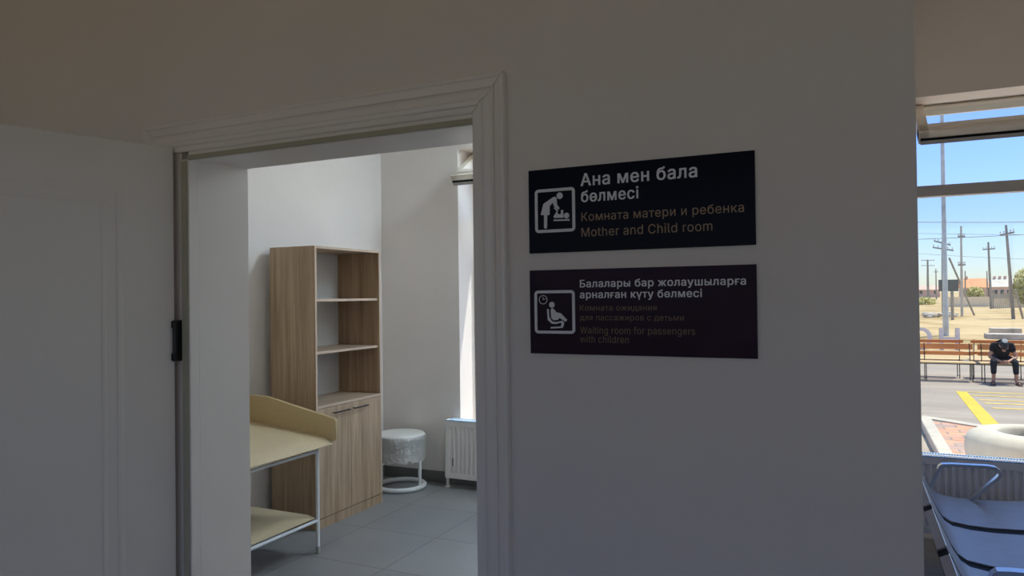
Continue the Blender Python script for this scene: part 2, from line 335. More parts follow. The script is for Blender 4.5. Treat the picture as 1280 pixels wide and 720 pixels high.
# ------------------------------------------------------------------ signs
GLYPHS = {}                                     # letter outlines: advance, contours (thousandths)
for rec in '''C510|267,-7,235,-5,205,1,177,11,150,25,126,42,104,63,86,88,70,115,57,146,48,179,42,215,40,254,42,293,48,329,57,362,70,393,86,421,104,445,126,466,150,484,177,498,205,508,235,514,267,516,286,515,305,513,323,509,340,504,357,498,373,490,388,481,402,471,415,460,427,447,438,433,448,418,456,402,463,385,469,367,473,348,408,348,405,361,401,373,395,384,389,395,382,404,375,413,366,421,357,428,348,435,337,440,327,445,315,449,304,452,292,454,280,455,267,456,245,454,223,450,203,443,184,432,166,419,150,403,137,385,125,364,116,340,109,314,105,285,103,254,105,223,109,194,116,168,125,145,137,123,151,105,166,89,184,76,203,66,223,59,245,54,267,53,280,53,292,55,304,57,315,60,327,64,337,69,348,74,357,81,366,88,375,96,382,105,389,114,395,125,401,136,405,148,408,160,473,160,469,142,463,124,457,107,448,91,438,76,428,62,416,49,402,38,388,28,373,19,357,11,341,5,323,0,305,-4,286,-6;M628|60,0,60,509,152,509,277,187,280,181,282,174,285,167,287,159,290,150,293,141,296,132,299,123,302,113,305,103,308,93,311,84,314,74,317,65,319,57,322,49,307,49,310,57,312,65,315,73,318,83,321,92,324,102,327,111,330,121,333,131,336,140,339,149,342,158,345,167,348,174,350,181,352,187,476,509,568,509,568,0,504,0,504,291,504,299,504,308,504,317,504,327,505,337,505,347,505,358,505,369,506,413,506,424,507,435,507,446,507,457,513,457,509,445,505,433,502,421,498,409,494,397,490,386,486,374,482,363,478,352,474,341,471,331,467,322,464,313,461,305,458,297,456,291,342,0,286,0,170,291,168,297,165,304,162,312,159,321,156,330,152,340,149,350,145,361,141,372,137,384,133,396,129,408,125,420,121,432,116,445,112,457,119,457,119,447,119,437,120,427,120,416,120,405,120,394,121,383,121,372,122,328,122,318,122,309,122,300,122,291,122,0;W686|155,0,16,509,82,509,163,196,166,183,170,171,173,158,175,145,178,133,181,120,184,107,187,94,189,80,192,67,195,53,197,40,189,40,192,53,194,67,197,80,200,94,203,107,205,120,208,133,211,145,214,158,218,171,221,183,224,196,306,509,380,509,462,196,465,183,468,171,471,158,474,145,477,133,480,120,483,107,486,94,489,80,492,67,494,53,497,40,488,40,491,53,493,67,496,80,499,94,502,107,504,120,507,133,510,145,513,158,517,171,520,183,523,196,603,509,670,509,530,0,455,0,368,323,363,339,359,356,355,373,351,391,347,410,344,431,340,452,336,475,350,475,346,453,342,433,339,413,335,395,331,377,327,359,323,341,318,323,230,0;a389|160,-9,142,-8,126,-5,110,-1,94,5,80,12,68,22,57,32,48,45,40,58,35,73,31,90,30,108,31,123,34,138,38,150,43,161,50,171,58,179,67,187,78,193,89,199,100,203,112,207,125,211,138,213,152,216,165,218,178,220,194,222,209,224,222,225,234,227,244,228,252,230,259,232,265,235,270,238,273,243,275,248,276,255,276,257,275,268,273,279,271,288,267,297,262,304,256,311,248,317,240,322,230,326,220,329,208,330,196,331,183,330,171,329,159,326,149,322,140,318,132,313,124,307,118,301,112,294,107,288,103,281,100,274,41,291,48,308,57,322,67,335,79,346,91,355,104,364,118,370,133,375,148,379,163,382,179,384,194,384,204,384,215,383,227,382,239,379,251,376,263,372,275,367,286,360,296,353,306,343,315,333,322,320,329,306,333,290,336,272,337,251,337,0,277,0,277,52,272,52,269,45,264,38,258,32,252,25,244,18,236,12,226,6,215,1,203,-3,190,-6,176,-8|170,45,187,46,202,49,216,53,228,59,239,66,248,74,257,83,263,93,269,104,272,115,275,126,276,138,276,190,273,188,270,186,265,184,259,182,253,180,246,179,239,177,231,176,223,175,216,173,208,172,200,171,193,170,186,169,181,169,175,168,165,166,154,164,144,162,134,159,125,155,117,150,110,145,103,139,98,132,95,124,93,115,92,105,92,95,94,87,98,79,102,72,107,66,114,61,121,56,130,52,139,49,149,47,159,46;c396|207,-8,182,-7,159,-2,137,6,117,16,98,30,82,46,68,64,56,85,46,108,40,133,36,159,34,187,36,216,40,243,46,268,56,291,68,312,82,330,98,346,117,360,137,371,159,378,182,383,207,384,221,384,234,383,247,380,260,377,272,373,284,368,295,362,305,356,315,349,324,341,332,332,340,322,347,312,353,301,358,289,362,277,303,262,301,269,298,276,294,283,290,289,286,295,281,301,276,306,270,311,264,315,257,319,250,322,242,325,234,327,226,329,217,329,207,330,189,329,173,325,158,319,145,310,134,300,124,287,115,274,108,258,103,242,99,224,97,206,96,187,97,169,99,151,103,134,108,117,115,102,124,89,134,76,145,66,158,57,173,51,189,48,207,46,217,47,226,48,234,49,243,52,250,54,258,58,264,62,271,66,277,71,282,76,287,82,292,89,296,95,299,102,302,110,304,117,363,102,359,90,354,78,348,67,341,56,334,46,325,37,316,29,306,21,296,15,285,9,273,4,261,-1,248,-4,235,-6,221,-8;d424|195,-8,172,-7,151,-2,130,5,111,16,94,29,79,45,66,64,55,84,46,108,39,133,35,160,34,189,35,218,39,245,46,270,55,293,66,313,79,332,95,347,112,361,131,371,151,378,173,383,196,384,213,384,228,381,241,378,253,373,263,367,272,360,280,353,287,346,293,338,298,331,303,325,306,319,311,319,311,509,372,509,372,0,313,0,313,59,307,59,303,53,298,46,293,39,287,31,280,24,272,17,263,10,252,4,241,-1,227,-5,212,-7|205,47,221,48,236,51,250,57,263,65,274,75,284,86,293,100,299,115,305,132,309,150,311,169,312,189,311,210,309,229,305,247,300,263,293,278,284,291,275,302,263,312,251,320,237,325,221,329,205,330,187,329,172,325,157,319,145,311,133,301,124,290,115,276,108,261,103,245,99,227,97,209,96,189,97,170,99,151,103,133,109,117,115,101,124,88,134,76,145,66,158,57,172,51,188,48;e404|212,-8,185,-7,161,-2,138,6,117,16,98,30,82,46,68,64,56,85,46,108,40,132,35,159,34,187,35,215,39,242,46,267,55,290,67,311,81,329,97,346,115,359,135,370,157,378,180,383,205,384,221,384,236,382,251,379,266,374,280,368,294,361,307,351,319,341,331,329,341,315,350,299,357,282,363,263,368,242,370,219,371,194,371,169,75,169,75,221,338,221,310,202,309,220,307,237,303,254,298,269,291,282,283,294,273,305,263,314,250,321,237,326,222,329,205,330,189,329,173,326,159,321,146,313,135,304,125,294,116,282,109,270,103,256,99,241,97,226,96,211,96,178,97,157,100,139,104,122,110,106,118,92,128,80,139,70,151,61,165,55,179,50,195,47,212,46,224,47,234,48,244,50,254,53,263,56,271,61,278,66,285,73,292,80,297,88,302,96,306,105,365,91,360,77,353,63,345,51,335,39,324,29,311,19,298,11,283,4,266,-1,249,-5,231,-7;f253|228,379,228,327,6,327,6,379|81,0,81,432,82,447,84,461,89,474,96,486,104,496,113,505,124,513,135,519,148,524,161,527,174,529,187,530,197,530,207,529,215,528,222,527,229,525,234,524,239,522,243,521,227,468,225,469,222,470,219,471,215,472,211,473,206,473,200,474,195,474,182,473,171,470,162,466,154,460,149,452,145,443,142,431,142,419,142,0;g425|207,-151,187,-150,168,-148,150,-144,134,-140,119,-134,105,-127,93,-119,82,-110,73,-101,64,-91,57,-80,51,-69,101,-41,106,-47,110,-53,116,-59,122,-66,128,-72,136,-78,145,-83,154,-88,165,-92,178,-95,192,-97,207,-97,229,-96,249,-92,267,-85,282,-75,295,-62,304,-47,310,-28,311,-6,311,68,306,68,302,62,298,56,293,49,287,41,280,34,272,28,263,21,252,16,241,11,227,8,212,5,195,5,173,6,152,10,132,17,113,27,95,39,80,53,67,71,55,90,46,112,39,136,35,163,34,191,35,220,39,246,46,271,55,293,66,314,80,332,95,347,112,361,131,371,152,378,173,383,196,384,213,384,228,382,242,378,253,373,264,367,273,360,281,353,288,346,294,338,299,331,304,325,308,319,313,319,313,379,372,379,372,-9,371,-32,367,-54,360,-73,350,-90,338,-104,324,-117,308,-127,291,-136,271,-142,251,-147,229,-150|205,59,222,60,237,63,251,68,264,75,275,84,285,95,293,107,300,121,305,137,309,154,312,172,312,193,312,212,309,231,305,248,300,264,293,278,285,291,275,303,264,312,251,320,237,325,222,329,205,330,188,329,172,325,158,320,145,312,134,302,124,290,115,277,109,262,103,246,99,229,97,212,96,193,97,173,99,155,103,138,109,123,116,108,124,96,134,85,145,76,158,68,172,63,188,60;h410|114,227,114,0,53,0,53,509,114,509,114,287,102,287,112,312,124,332,137,349,152,362,169,372,187,379,207,383,227,384,246,383,264,380,280,376,295,369,309,360,321,349,332,336,341,321,348,304,353,285,356,264,357,240,357,0,296,0,296,235,295,256,290,275,283,291,273,304,260,315,246,323,229,328,210,329,197,328,184,326,172,322,161,317,150,311,141,303,133,293,126,283,121,271,117,257,114,243;i166|53,0,53,379,114,379,114,0|84,443,75,444,67,446,60,449,54,455,48,461,44,468,42,475,41,483,42,491,44,499,48,506,54,512,60,517,67,521,75,523,84,524,92,523,100,521,107,517,114,512,119,506,123,499,126,491,126,483,126,475,123,468,119,461,114,455,107,449,100,446,92,444;l189|139,-2,119,-1,101,3,86,10,74,20,65,33,58,47,54,65,53,84,53,509,114,509,114,99,114,87,115,77,117,68,120,62,124,58,130,54,137,53,146,52,150,52,154,52,158,52,160,53,163,53,165,53,167,54,170,54,181,3,176,2,172,1,167,0,162,-1,156,-2,151,-2,145,-2;m610|53,0,53,379,112,379,112,295,108,295,112,310,118,323,125,335,132,346,141,355,151,363,161,370,172,376,183,380,195,384,207,386,219,386,239,385,257,380,273,372,287,361,299,347,309,331,316,314,321,295,312,295,317,308,322,321,329,332,337,343,347,353,357,361,368,369,381,375,394,380,407,383,422,385,437,386,453,385,468,383,483,378,497,372,510,364,522,354,532,342,541,328,548,313,553,296,556,276,557,255,557,0,496,0,496,254,494,273,490,289,483,302,473,313,460,321,447,326,433,329,419,330,406,330,395,328,384,324,374,320,365,314,358,307,351,299,345,290,341,280,338,270,336,259,335,247,335,0,274,0,274,260,273,275,269,288,262,301,253,311,242,320,229,326,215,329,199,330,188,330,178,328,168,325,158,320,148,314,140,307,132,299,126,289,121,278,117,266,114,253,114,238,114,0;n410|114,227,114,0,53,0,53,379,112,379,112,287,102,287,112,312,124,332,137,349,152,362,169,372,187,379,207,383,227,384,246,383,264,380,280,376,295,369,309,360,321,349,332,336,341,321,348,304,353,285,356,264,357,240,357,0,296,0,296,235,295,256,290,275,283,291,273,304,260,315,246,323,229,328,210,329,197,328,184,326,172,322,161,317,150,311,141,303,133,293,126,283,121,271,117,257,114,243;o415|207,-8,182,-7,159,-2,137,6,117,16,98,30,82,46,68,64,56,85,46,108,40,133,36,159,34,187,36,216,40,243,46,268,56,291,68,312,82,330,98,346,117,360,137,371,159,378,182,383,207,384,233,383,256,378,278,371,299,360,317,346,333,330,347,312,359,291,369,268,376,243,380,216,381,187,380,159,376,133,369,108,359,85,347,64,333,46,317,30,299,16,278,6,256,-2,233,-7|207,46,226,48,242,51,257,57,270,66,282,76,292,89,300,102,307,117,312,134,316,151,318,169,319,187,318,206,316,224,312,242,307,258,300,274,292,287,282,300,270,310,257,319,242,325,226,329,207,330,189,329,173,325,158,319,145,310,134,300,124,287,115,274,108,258,103,242,99,224,97,206,96,187,97,169,99,151,103,134,108,117,115,102,124,89,134,76,145,66,158,57,173,51,189,48;p424|53,-143,53,379,112,379,112,319,118,319,122,325,126,331,131,338,137,346,144,353,152,360,161,367,171,373,183,378,197,381,212,384,229,384,252,383,274,378,294,371,313,361,330,347,345,332,359,313,370,293,379,270,385,245,389,218,390,189,389,160,385,133,379,108,370,84,359,64,346,45,330,29,313,16,294,5,274,-2,252,-7,229,-8,213,-7,198,-5,184,-1,173,4,162,10,153,17,145,24,138,31,132,39,127,46,122,53,118,59,114,59,114,-143|220,47,237,48,253,51,267,57,279,66,291,76,301,88,309,101,316,117,321,133,325,151,327,170,328,189,327,209,325,227,321,245,316,261,309,276,301,290,291,301,280,311,267,319,253,325,237,329,220,330,203,329,188,325,174,320,161,312,150,302,140,291,132,278,125,263,120,247,116,229,113,210,113,189,113,169,116,150,120,132,125,115,132,100,140,86,150,75,162,65,174,57,188,51,204,48;r259|53,0,53,379,112,379,112,321,115,321,122,335,130,347,140,358,152,367,166,375,181,380,196,384,213,385,217,385,221,385,225,385,229,384,243,384,243,322,242,323,239,323,235,324,230,324,224,325,219,325,213,326,207,326,194,325,182,323,170,319,159,315,149,309,140,301,132,293,126,284,121,273,117,262,114,250,114,237,114,0;s365|182,-8,163,-7,145,-5,128,-2,112,3,98,10,84,18,72,27,62,38,53,50,45,63,40,78,36,94,94,107,99,92,105,79,114,69,124,60,136,54,150,49,165,46,181,45,200,46,217,50,232,55,244,62,255,71,262,81,267,91,268,103,267,112,265,121,260,129,254,136,246,142,237,147,225,151,212,155,149,170,125,177,104,186,87,196,72,208,61,222,53,237,48,255,47,274,48,290,51,305,57,319,65,332,75,343,87,354,100,363,115,370,131,377,149,381,167,384,187,384,206,384,223,381,239,378,254,372,267,366,279,358,290,349,299,339,307,328,314,316,319,303,324,290,268,277,264,288,258,298,251,307,243,316,232,323,219,328,205,331,187,333,171,332,156,329,143,324,131,317,121,308,114,299,110,289,109,277,110,267,112,258,117,250,124,243,133,237,144,232,157,227,172,223,229,209,254,202,275,194,292,183,306,171,317,158,325,142,330,125,331,107,330,90,326,75,321,61,312,47,302,35,290,24,276,15,260,6,242,0,223,-5,203,-7;t227|204,379,204,327,6,327,6,379|65,471,126,471,126,98,127,86,128,76,132,68,136,61,142,56,150,53,159,51,170,50,173,50,177,50,181,51,185,51,190,52,194,52,198,53,202,54,213,2,208,0,203,-1,198,-2,192,-3,186,-3,180,-4,174,-4,168,-4,145,-3,125,2,107,10,92,21,80,35,72,52,67,71,65,93;w567|138,0,23,379,87,379,133,214,138,196,143,177,149,157,154,137,159,115,165,91,170,67,175,41,165,41,170,66,175,90,180,113,186,135,191,156,196,176,201,195,206,214,252,379,316,379,362,214,366,196,371,176,376,157,382,136,387,114,392,91,397,67,402,41,391,41,397,66,402,90,408,113,413,135,418,156,423,176,429,195,434,214,480,379,545,379,429,0,368,0,319,172,315,185,312,198,308,212,305,225,301,239,297,252,294,266,291,280,287,295,284,309,280,323,277,338,291,338,287,323,284,309,280,295,277,280,273,266,270,252,266,238,263,225,259,211,255,198,252,185,248,172,199,0;А479|16,0,201,509,276,509,463,0,395,0,287,302,282,317,276,334,270,352,264,372,257,394,250,420,241,447,232,478,245,478,236,447,228,419,220,393,213,371,206,351,201,333,195,317,191,302,85,0|110,142,110,199,370,199,370,142;Б449|60,0,60,509,364,509,364,452,125,452,125,295,242,295,267,294,290,291,312,285,332,278,349,268,365,256,379,243,390,228,399,211,406,192,409,172,411,151,409,128,406,108,399,88,390,71,379,55,365,41,350,29,332,18,312,10,290,5,267,1,242,0|125,56,240,56,265,58,286,63,304,70,320,81,332,95,340,111,345,130,347,151,345,171,340,188,332,203,320,216,304,226,286,233,265,238,240,239,125,239;К467|60,0,60,509,125,509,125,287,196,287,362,509,440,509,251,262,449,0,371,0,199,231,125,231,125,0;Н517|60,0,60,509,125,509,125,289,392,289,392,509,457,509,457,0,392,0,392,232,125,232,125,0;О533|267,-7,235,-5,205,1,177,11,150,25,126,42,105,63,86,88,70,115,57,146,48,179,42,215,40,254,42,293,48,329,57,362,70,393,86,421,105,445,126,466,150,484,177,498,205,508,235,514,267,516,299,514,329,508,357,498,384,484,408,466,429,445,448,421,464,393,477,362,486,329,491,293,493,254,491,215,486,179,477,146,464,115,448,88,429,63,408,42,384,25,357,11,329,1,299,-5|267,53,289,54,310,59,330,66,349,76,367,89,383,105,396,123,408,144,418,168,425,194,429,223,430,254,429,286,425,314,418,341,408,365,396,386,383,404,367,420,349,433,330,443,310,450,289,454,267,456,245,454,223,450,203,443,184,433,167,420,151,404,137,385,125,364,116,340,109,314,105,285,103,254,105,223,109,194,116,168,125,144,137,123,151,105,167,89,184,76,203,66,223,59,245,54;а389|160,-9,142,-8,126,-5,110,-1,94,5,80,12,68,22,57,32,48,45,40,58,35,73,31,90,30,108,31,123,34,138,38,150,43,161,50,171,58,179,67,187,78,193,89,199,100,203,112,207,125,211,138,213,152,216,165,218,178,220,194,222,209,224,222,225,234,227,244,228,252,230,259,232,265,235,270,238,273,243,275,248,276,255,276,257,275,268,273,279,271,288,267,297,262,304,256,311,248,317,240,322,230,326,220,329,208,330,196,331,183,330,171,329,159,326,149,322,140,318,132,313,124,307,118,301,112,294,107,288,103,281,100,274,41,291,48,308,57,322,67,335,79,346,91,355,104,364,118,370,133,375,148,379,163,382,179,384,194,384,204,384,215,383,227,382,239,379,251,376,263,372,275,367,286,360,296,353,306,343,315,333,322,320,329,306,333,290,336,272,337,251,337,0,277,0,277,52,272,52,269,45,264,38,258,32,252,25,244,18,236,12,226,6,215,1,203,-3,190,-6,176,-8|170,45,187,46,202,49,216,53,228,59,239,66,248,74,257,83,263,93,269,104,272,115,275,126,276,138,276,190,273,188,270,186,265,184,259,182,253,180,246,179,239,177,231,176,223,175,216,173,208,172,200,171,193,170,186,169,181,169,175,168,165,166,154,164,144,162,134,159,125,155,117,150,110,145,103,139,98,132,95,124,93,115,92,105,92,95,94,87,98,79,102,72,107,66,114,61,121,56,130,52,139,49,149,47,159,46;б411|208,-8,184,-7,161,-2,139,5,119,15,101,28,84,44,70,62,57,82,47,105,40,129,36,156,34,185,34,198,35,227,36,253,38,278,41,301,45,322,50,342,56,359,62,376,70,390,79,403,90,415,101,426,114,435,127,443,143,450,159,455,177,460,196,463,216,466,238,468,249,469,258,471,267,472,273,475,279,477,283,480,287,484,290,488,292,492,293,497,294,503,294,509,349,509,348,495,346,483,343,471,338,461,332,452,324,444,315,437,304,431,290,426,275,422,258,419,238,417,214,415,192,411,172,406,155,401,140,393,127,383,116,371,107,356,99,339,93,318,88,294,85,266,86,266,92,278,99,291,108,302,118,314,129,324,141,334,153,342,167,350,182,356,197,360,213,362,229,363,249,362,269,357,287,350,304,339,320,326,334,311,347,294,357,274,366,253,372,230,376,207,377,181,376,155,372,130,365,107,355,84,343,64,329,46,313,30,295,17,275,6,254,-2,231,-7|208,46,225,47,240,50,253,55,266,62,277,71,287,81,296,94,303,108,309,123,313,140,315,158,316,178,315,198,313,216,309,233,304,249,297,262,289,275,279,285,268,294,256,301,242,306,227,309,211,310,194,309,179,305,164,300,151,293,138,283,128,272,118,260,110,245,104,230,99,213,97,195,96,175,96,157,99,140,103,124,109,109,117,95,126,82,136,72,148,62,161,55,176,50,191,47;в392|53,0,53,379,208,379,238,378,264,372,287,364,307,352,323,337,334,320,341,300,343,278,342,262,339,248,332,236,324,226,313,217,300,209,286,204,270,199,281,197,291,194,302,190,312,185,322,178,330,171,338,162,345,152,351,141,355,130,357,117,358,102,357,88,354,75,350,62,343,50,335,39,325,29,313,21,300,13,285,7,269,3,251,1,232,0|111,56,232,56,246,57,259,59,269,64,279,70,286,77,291,86,294,96,295,108,294,121,291,133,286,144,279,153,269,160,259,165,246,168,232,169,111,169|111,220,209,220,225,221,239,224,252,228,263,234,271,242,277,251,281,261,282,273,281,284,277,294,271,303,262,310,252,316,239,320,225,323,208,324,111,324;д427|13,-110,13,56,44,56,50,62,55,69,60,76,65,82,69,90,72,98,76,107,79,116,82,127,85,138,87,150,90,164,92,178,94,194,96,212,98,231,110,379,356,379,356,56,414,56,414,-110,353,-110,353,0,74,0,74,-110|114,56,295,56,295,323,166,323,157,231,154,202,151,175,147,150,143,127,137,106,131,87,123,71;е404|212,-8,185,-7,161,-2,138,6,117,16,98,30,82,46,68,64,56,85,46,108,40,132,35,159,34,187,35,215,39,242,46,267,55,290,67,311,81,329,97,346,115,359,135,370,157,378,180,383,205,384,221,384,236,382,251,379,266,374,280,368,294,361,307,351,319,341,331,329,341,315,350,299,357,282,363,263,368,242,370,219,371,194,371,169,75,169,75,221,338,221,310,202,309,220,307,237,303,254,298,269,291,282,283,294,273,305,263,314,250,321,237,326,222,329,205,330,189,329,173,326,159,321,146,313,135,304,125,294,116,282,109,270,103,256,99,241,97,226,96,211,96,178,97,157,100,139,104,122,110,106,118,92,128,80,139,70,151,61,165,55,179,50,195,47,212,46,224,47,234,48,244,50,254,53,263,56,271,61,278,66,285,73,292,80,297,88,302,96,306,105,365,91,360,77,353,63,345,51,335,39,324,29,311,19,298,11,283,4,266,-1,249,-5,231,-7;ж563|21,0,174,193,23,379,95,379,221,218,252,218,252,379,313,379,313,218,342,218,468,379,541,379,390,193,543,0,469,0,342,162,313,162,313,0,252,0,252,162,223,162,95,0;и411|358,0,296,0,296,274,293,274,111,0,53,0,53,379,114,379,114,104,118,104,300,379,358,379;к376|53,0,53,379,114,379,114,215,152,215,288,379,366,379,213,196,368,0,290,0,167,159,114,159,114,0;л400|6,0,6,56,20,56,28,57,36,58,42,60,48,63,54,67,59,72,63,78,67,86,70,95,73,106,76,118,78,133,80,149,81,167,83,188,84,211,91,379,348,379,348,0,286,0,286,323,149,323,143,189,141,159,138,132,134,107,129,84,123,64,115,47,105,33,94,21,81,12,65,5,47,1,27,0;м535|53,0,53,379,144,379,232,168,236,159,240,150,243,141,246,132,249,124,252,116,254,108,257,100,259,93,261,85,263,78,265,70,267,63,269,56,271,48,273,41,263,41,264,48,266,55,268,62,270,69,272,77,274,84,276,92,278,100,281,107,283,115,286,124,289,132,292,141,295,149,299,159,303,168,390,379,482,379,482,0,421,0,421,197,421,207,421,217,421,227,421,237,421,246,421,256,421,266,422,276,422,315,423,354,430,354,426,340,422,326,419,313,415,300,411,288,407,276,403,264,399,252,394,239,389,226,383,212,377,198,294,0,240,0,156,198,150,212,145,226,139,239,135,252,130,264,126,276,122,288,118,300,114,313,110,326,106,340,102,354,111,354,111,346,112,337,112,327,112,318,112,308,113,299,113,289,113,279,113,238,113,228,113,218,113,208,113,197,113,0;н408|309,223,309,167,99,167,99,223|114,379,114,0,53,0,53,379|356,379,356,0,295,0,295,379;о415|207,-8,182,-7,159,-2,137,6,117,16,98,30,82,46,68,64,56,85,46,108,40,133,36,159,34,187,36,216,40,243,46,268,56,291,68,312,82,330,98,346,117,360,137,371,159,378,182,383,207,384,233,383,256,378,278,371,299,360,317,346,333,330,347,312,359,291,369,268,376,243,380,216,381,187,380,159,376,133,369,108,359,85,347,64,333,46,317,30,299,16,278,6,256,-2,233,-7|207,46,226,48,242,51,257,57,270,66,282,76,292,89,300,102,307,117,312,134,316,151,318,169,319,187,318,206,316,224,312,242,307,258,300,274,292,287,282,300,270,310,257,319,242,325,226,329,207,330,189,329,173,325,158,319,145,310,134,300,124,287,115,274,108,258,103,242,99,224,97,206,96,187,97,169,99,151,103,134,108,117,115,102,124,89,134,76,145,66,158,57,173,51,189,48;п408|355,379,355,0,294,0,294,323,114,323,114,0,53,0,53,379;р424|53,-143,53,379,112,379,112,319,118,319,122,325,126,331,131,338,137,346,144,353,152,360,161,367,171,373,183,378,197,381,212,384,229,384,252,383,274,378,294,371,313,361,330,347,345,332,359,313,370,293,379,270,385,245,389,218,390,189,389,160,385,133,379,108,370,84,359,64,346,45,330,29,313,16,294,5,274,-2,252,-7,229,-8,213,-7,198,-5,184,-1,173,4,162,10,153,17,145,24,138,31,132,39,127,46,122,53,118,59,114,59,114,-143|220,47,237,48,253,51,267,57,279,66,291,76,301,88,309,101,316,117,321,133,325,151,327,170,328,189,327,209,325,227,321,245,316,261,309,276,301,290,291,301,280,311,267,319,253,325,237,329,220,330,203,329,188,325,174,320,161,312,150,302,140,291,132,278,125,263,120,247,116,229,113,210,113,189,113,169,116,150,120,132,125,115,132,100,140,86,150,75,162,65,174,57,188,51,204,48;с396|207,-8,182,-7,159,-2,137,6,117,16,98,30,82,46,68,64,56,85,46,108,40,133,36,159,34,187,36,216,40,243,46,268,56,291,68,312,82,330,98,346,117,360,137,371,159,378,182,383,207,384,221,384,234,383,247,380,260,377,272,373,284,368,295,362,305,356,315,349,324,341,332,332,340,322,347,312,353,301,358,289,362,277,303,262,301,269,298,276,294,283,290,289,286,295,281,301,276,306,270,311,264,315,257,319,250,322,242,325,234,327,226,329,217,329,207,330,189,329,173,325,158,319,145,310,134,300,124,287,115,274,108,258,103,242,99,224,97,206,96,187,97,169,99,151,103,134,108,117,115,102,124,89,134,76,145,66,158,57,173,51,189,48,207,46,217,47,226,48,234,49,243,52,250,54,258,58,264,62,271,66,277,71,282,76,287,82,292,89,296,95,299,102,302,110,304,117,363,102,359,90,354,78,348,67,341,56,334,46,325,37,316,29,306,21,296,15,285,9,273,4,261,-1,248,-4,235,-6,221,-8;т325|132,0,132,325,6,325,6,379,319,379,319,325,193,325,193,0;у389|47,-139,61,-86,71,-87,80,-89,88,-90,96,-90,104,-89,111,-87,118,-84,124,-80,130,-74,136,-67,141,-58,146,-48,151,-36,163,-1,17,379,84,379,165,155,171,138,177,121,182,104,187,87,191,70,196,53,201,37,206,21,184,21,188,37,193,53,198,70,202,87,207,104,212,121,218,138,224,155,305,379,371,379,204,-58,198,-72,191,-85,184,-97,177,-107,168,-116,159,-124,150,-130,139,-136,128,-140,117,-143,104,-145,91,-145,84,-145,77,-145,71,-144,65,-143,59,-142,54,-141,51,-140;ш572|53,379,114,379,114,56,255,56,255,379,316,379,316,56,458,56,458,379,519,379,519,0,53,0;ы511|115,244,214,244,236,243,256,240,274,235,290,228,305,220,317,210,328,198,337,186,344,171,349,156,352,140,353,123,352,106,349,90,344,75,337,61,328,47,317,36,304,25,290,16,273,9,255,4,236,1,214,0,53,0,53,379,114,379,114,56,214,56,230,57,245,61,258,66,270,74,280,84,286,95,291,107,292,121,291,135,286,148,280,159,270,169,258,177,245,183,230,186,214,187,115,187|397,0,397,379,458,379,458,0;ь388|115,244,214,244,236,243,256,240,274,235,290,228,305,220,317,210,328,198,337,186,344,171,349,156,352,140,353,123,352,106,349,90,344,75,337,61,328,47,317,36,304,25,290,16,273,9,255,4,236,1,214,0,53,0,53,379,114,379,114,56,214,56,230,57,245,61,258,66,270,74,280,84,286,95,291,107,292,121,291,135,286,148,280,159,270,169,258,177,245,183,230,186,214,187,115,187;я385|332,0,271,0,271,326,184,326,162,325,142,322,127,316,114,309,105,299,98,288,94,274,93,259,94,244,98,231,105,220,114,211,127,203,143,198,162,195,184,194,298,194,298,142,180,142,145,144,115,150,89,160,68,174,52,192,41,211,34,234,32,259,34,285,41,308,52,328,68,346,89,361,115,371,145,377,180,379,332,379|85,0,15,0,122,172,190,172;і166|53,0,53,379,114,379,114,0|84,443,75,444,67,446,60,449,54,455,48,461,44,468,42,475,41,483,42,491,44,499,48,506,54,512,60,517,67,521,75,523,84,524,92,523,100,521,107,517,114,512,119,506,123,499,126,491,126,483,126,475,123,468,119,461,114,455,107,449,100,446,92,444;ғ304|290,379,290,323,114,323,114,0,53,0,53,379|2,167,2,214,222,214,222,167;ү389|165,-7,17,379,84,379,165,155,171,138,177,121,182,104,187,87,191,70,196,53,201,37,206,21,184,21,189,37,194,53,198,70,203,87,207,104,213,121,218,138,224,155,305,379,371,379,224,-7|164,-143,164,3,225,3,225,-143;ө415|340,215,340,165,74,165,74,215|207,-8,182,-7,159,-2,137,6,117,16,98,30,82,46,68,64,56,85,46,108,40,133,36,159,34,187,36,216,40,243,46,268,56,291,68,312,82,330,98,346,117,360,137,371,159,378,182,383,207,384,233,383,256,378,278,371,299,360,317,346,333,330,347,312,359,291,369,268,376,243,380,216,381,187,380,159,376,133,369,108,359,85,347,64,333,46,317,30,299,16,278,6,256,-2,233,-7|207,46,226,48,242,51,257,57,270,66,282,76,292,89,300,102,307,117,312,134,316,151,318,169,319,187,318,206,316,224,312,242,307,258,300,274,292,287,282,300,270,310,257,319,242,325,226,329,207,330,189,329,173,325,158,319,145,310,134,300,124,287,115,274,108,258,103,242,99,224,97,206,96,187,97,169,99,151,103,134,108,117,115,102,124,89,134,76,145,66,158,57,173,51,189,48; 187'''.split(';'):
    head, *cs = rec[1:].split('|'); GLYPHS[rec[0]] = (int(head), [[(int(a), int(c_)) for a, c_ in zip(q.split(',')[::2], q.split(',')[1::2])] for q in cs])
def area(q): return sum(q[i - 1][0] * q[i][1] - q[i][0] * q[i - 1][1] for i in range(len(q))) / 2
def inside(p, q):
    c_ = False
    for i in range(len(q)):
        (x0, y0), (x1, y1) = q[i - 1], q[i]
        if (y0 > p[1]) != (y1 > p[1]) and p[0] < (x1 - x0) * (p[1] - y0) / (y1 - y0) + x0: c_ = not c_
    return c_
from mathutils.geometry import tessellate_polygon
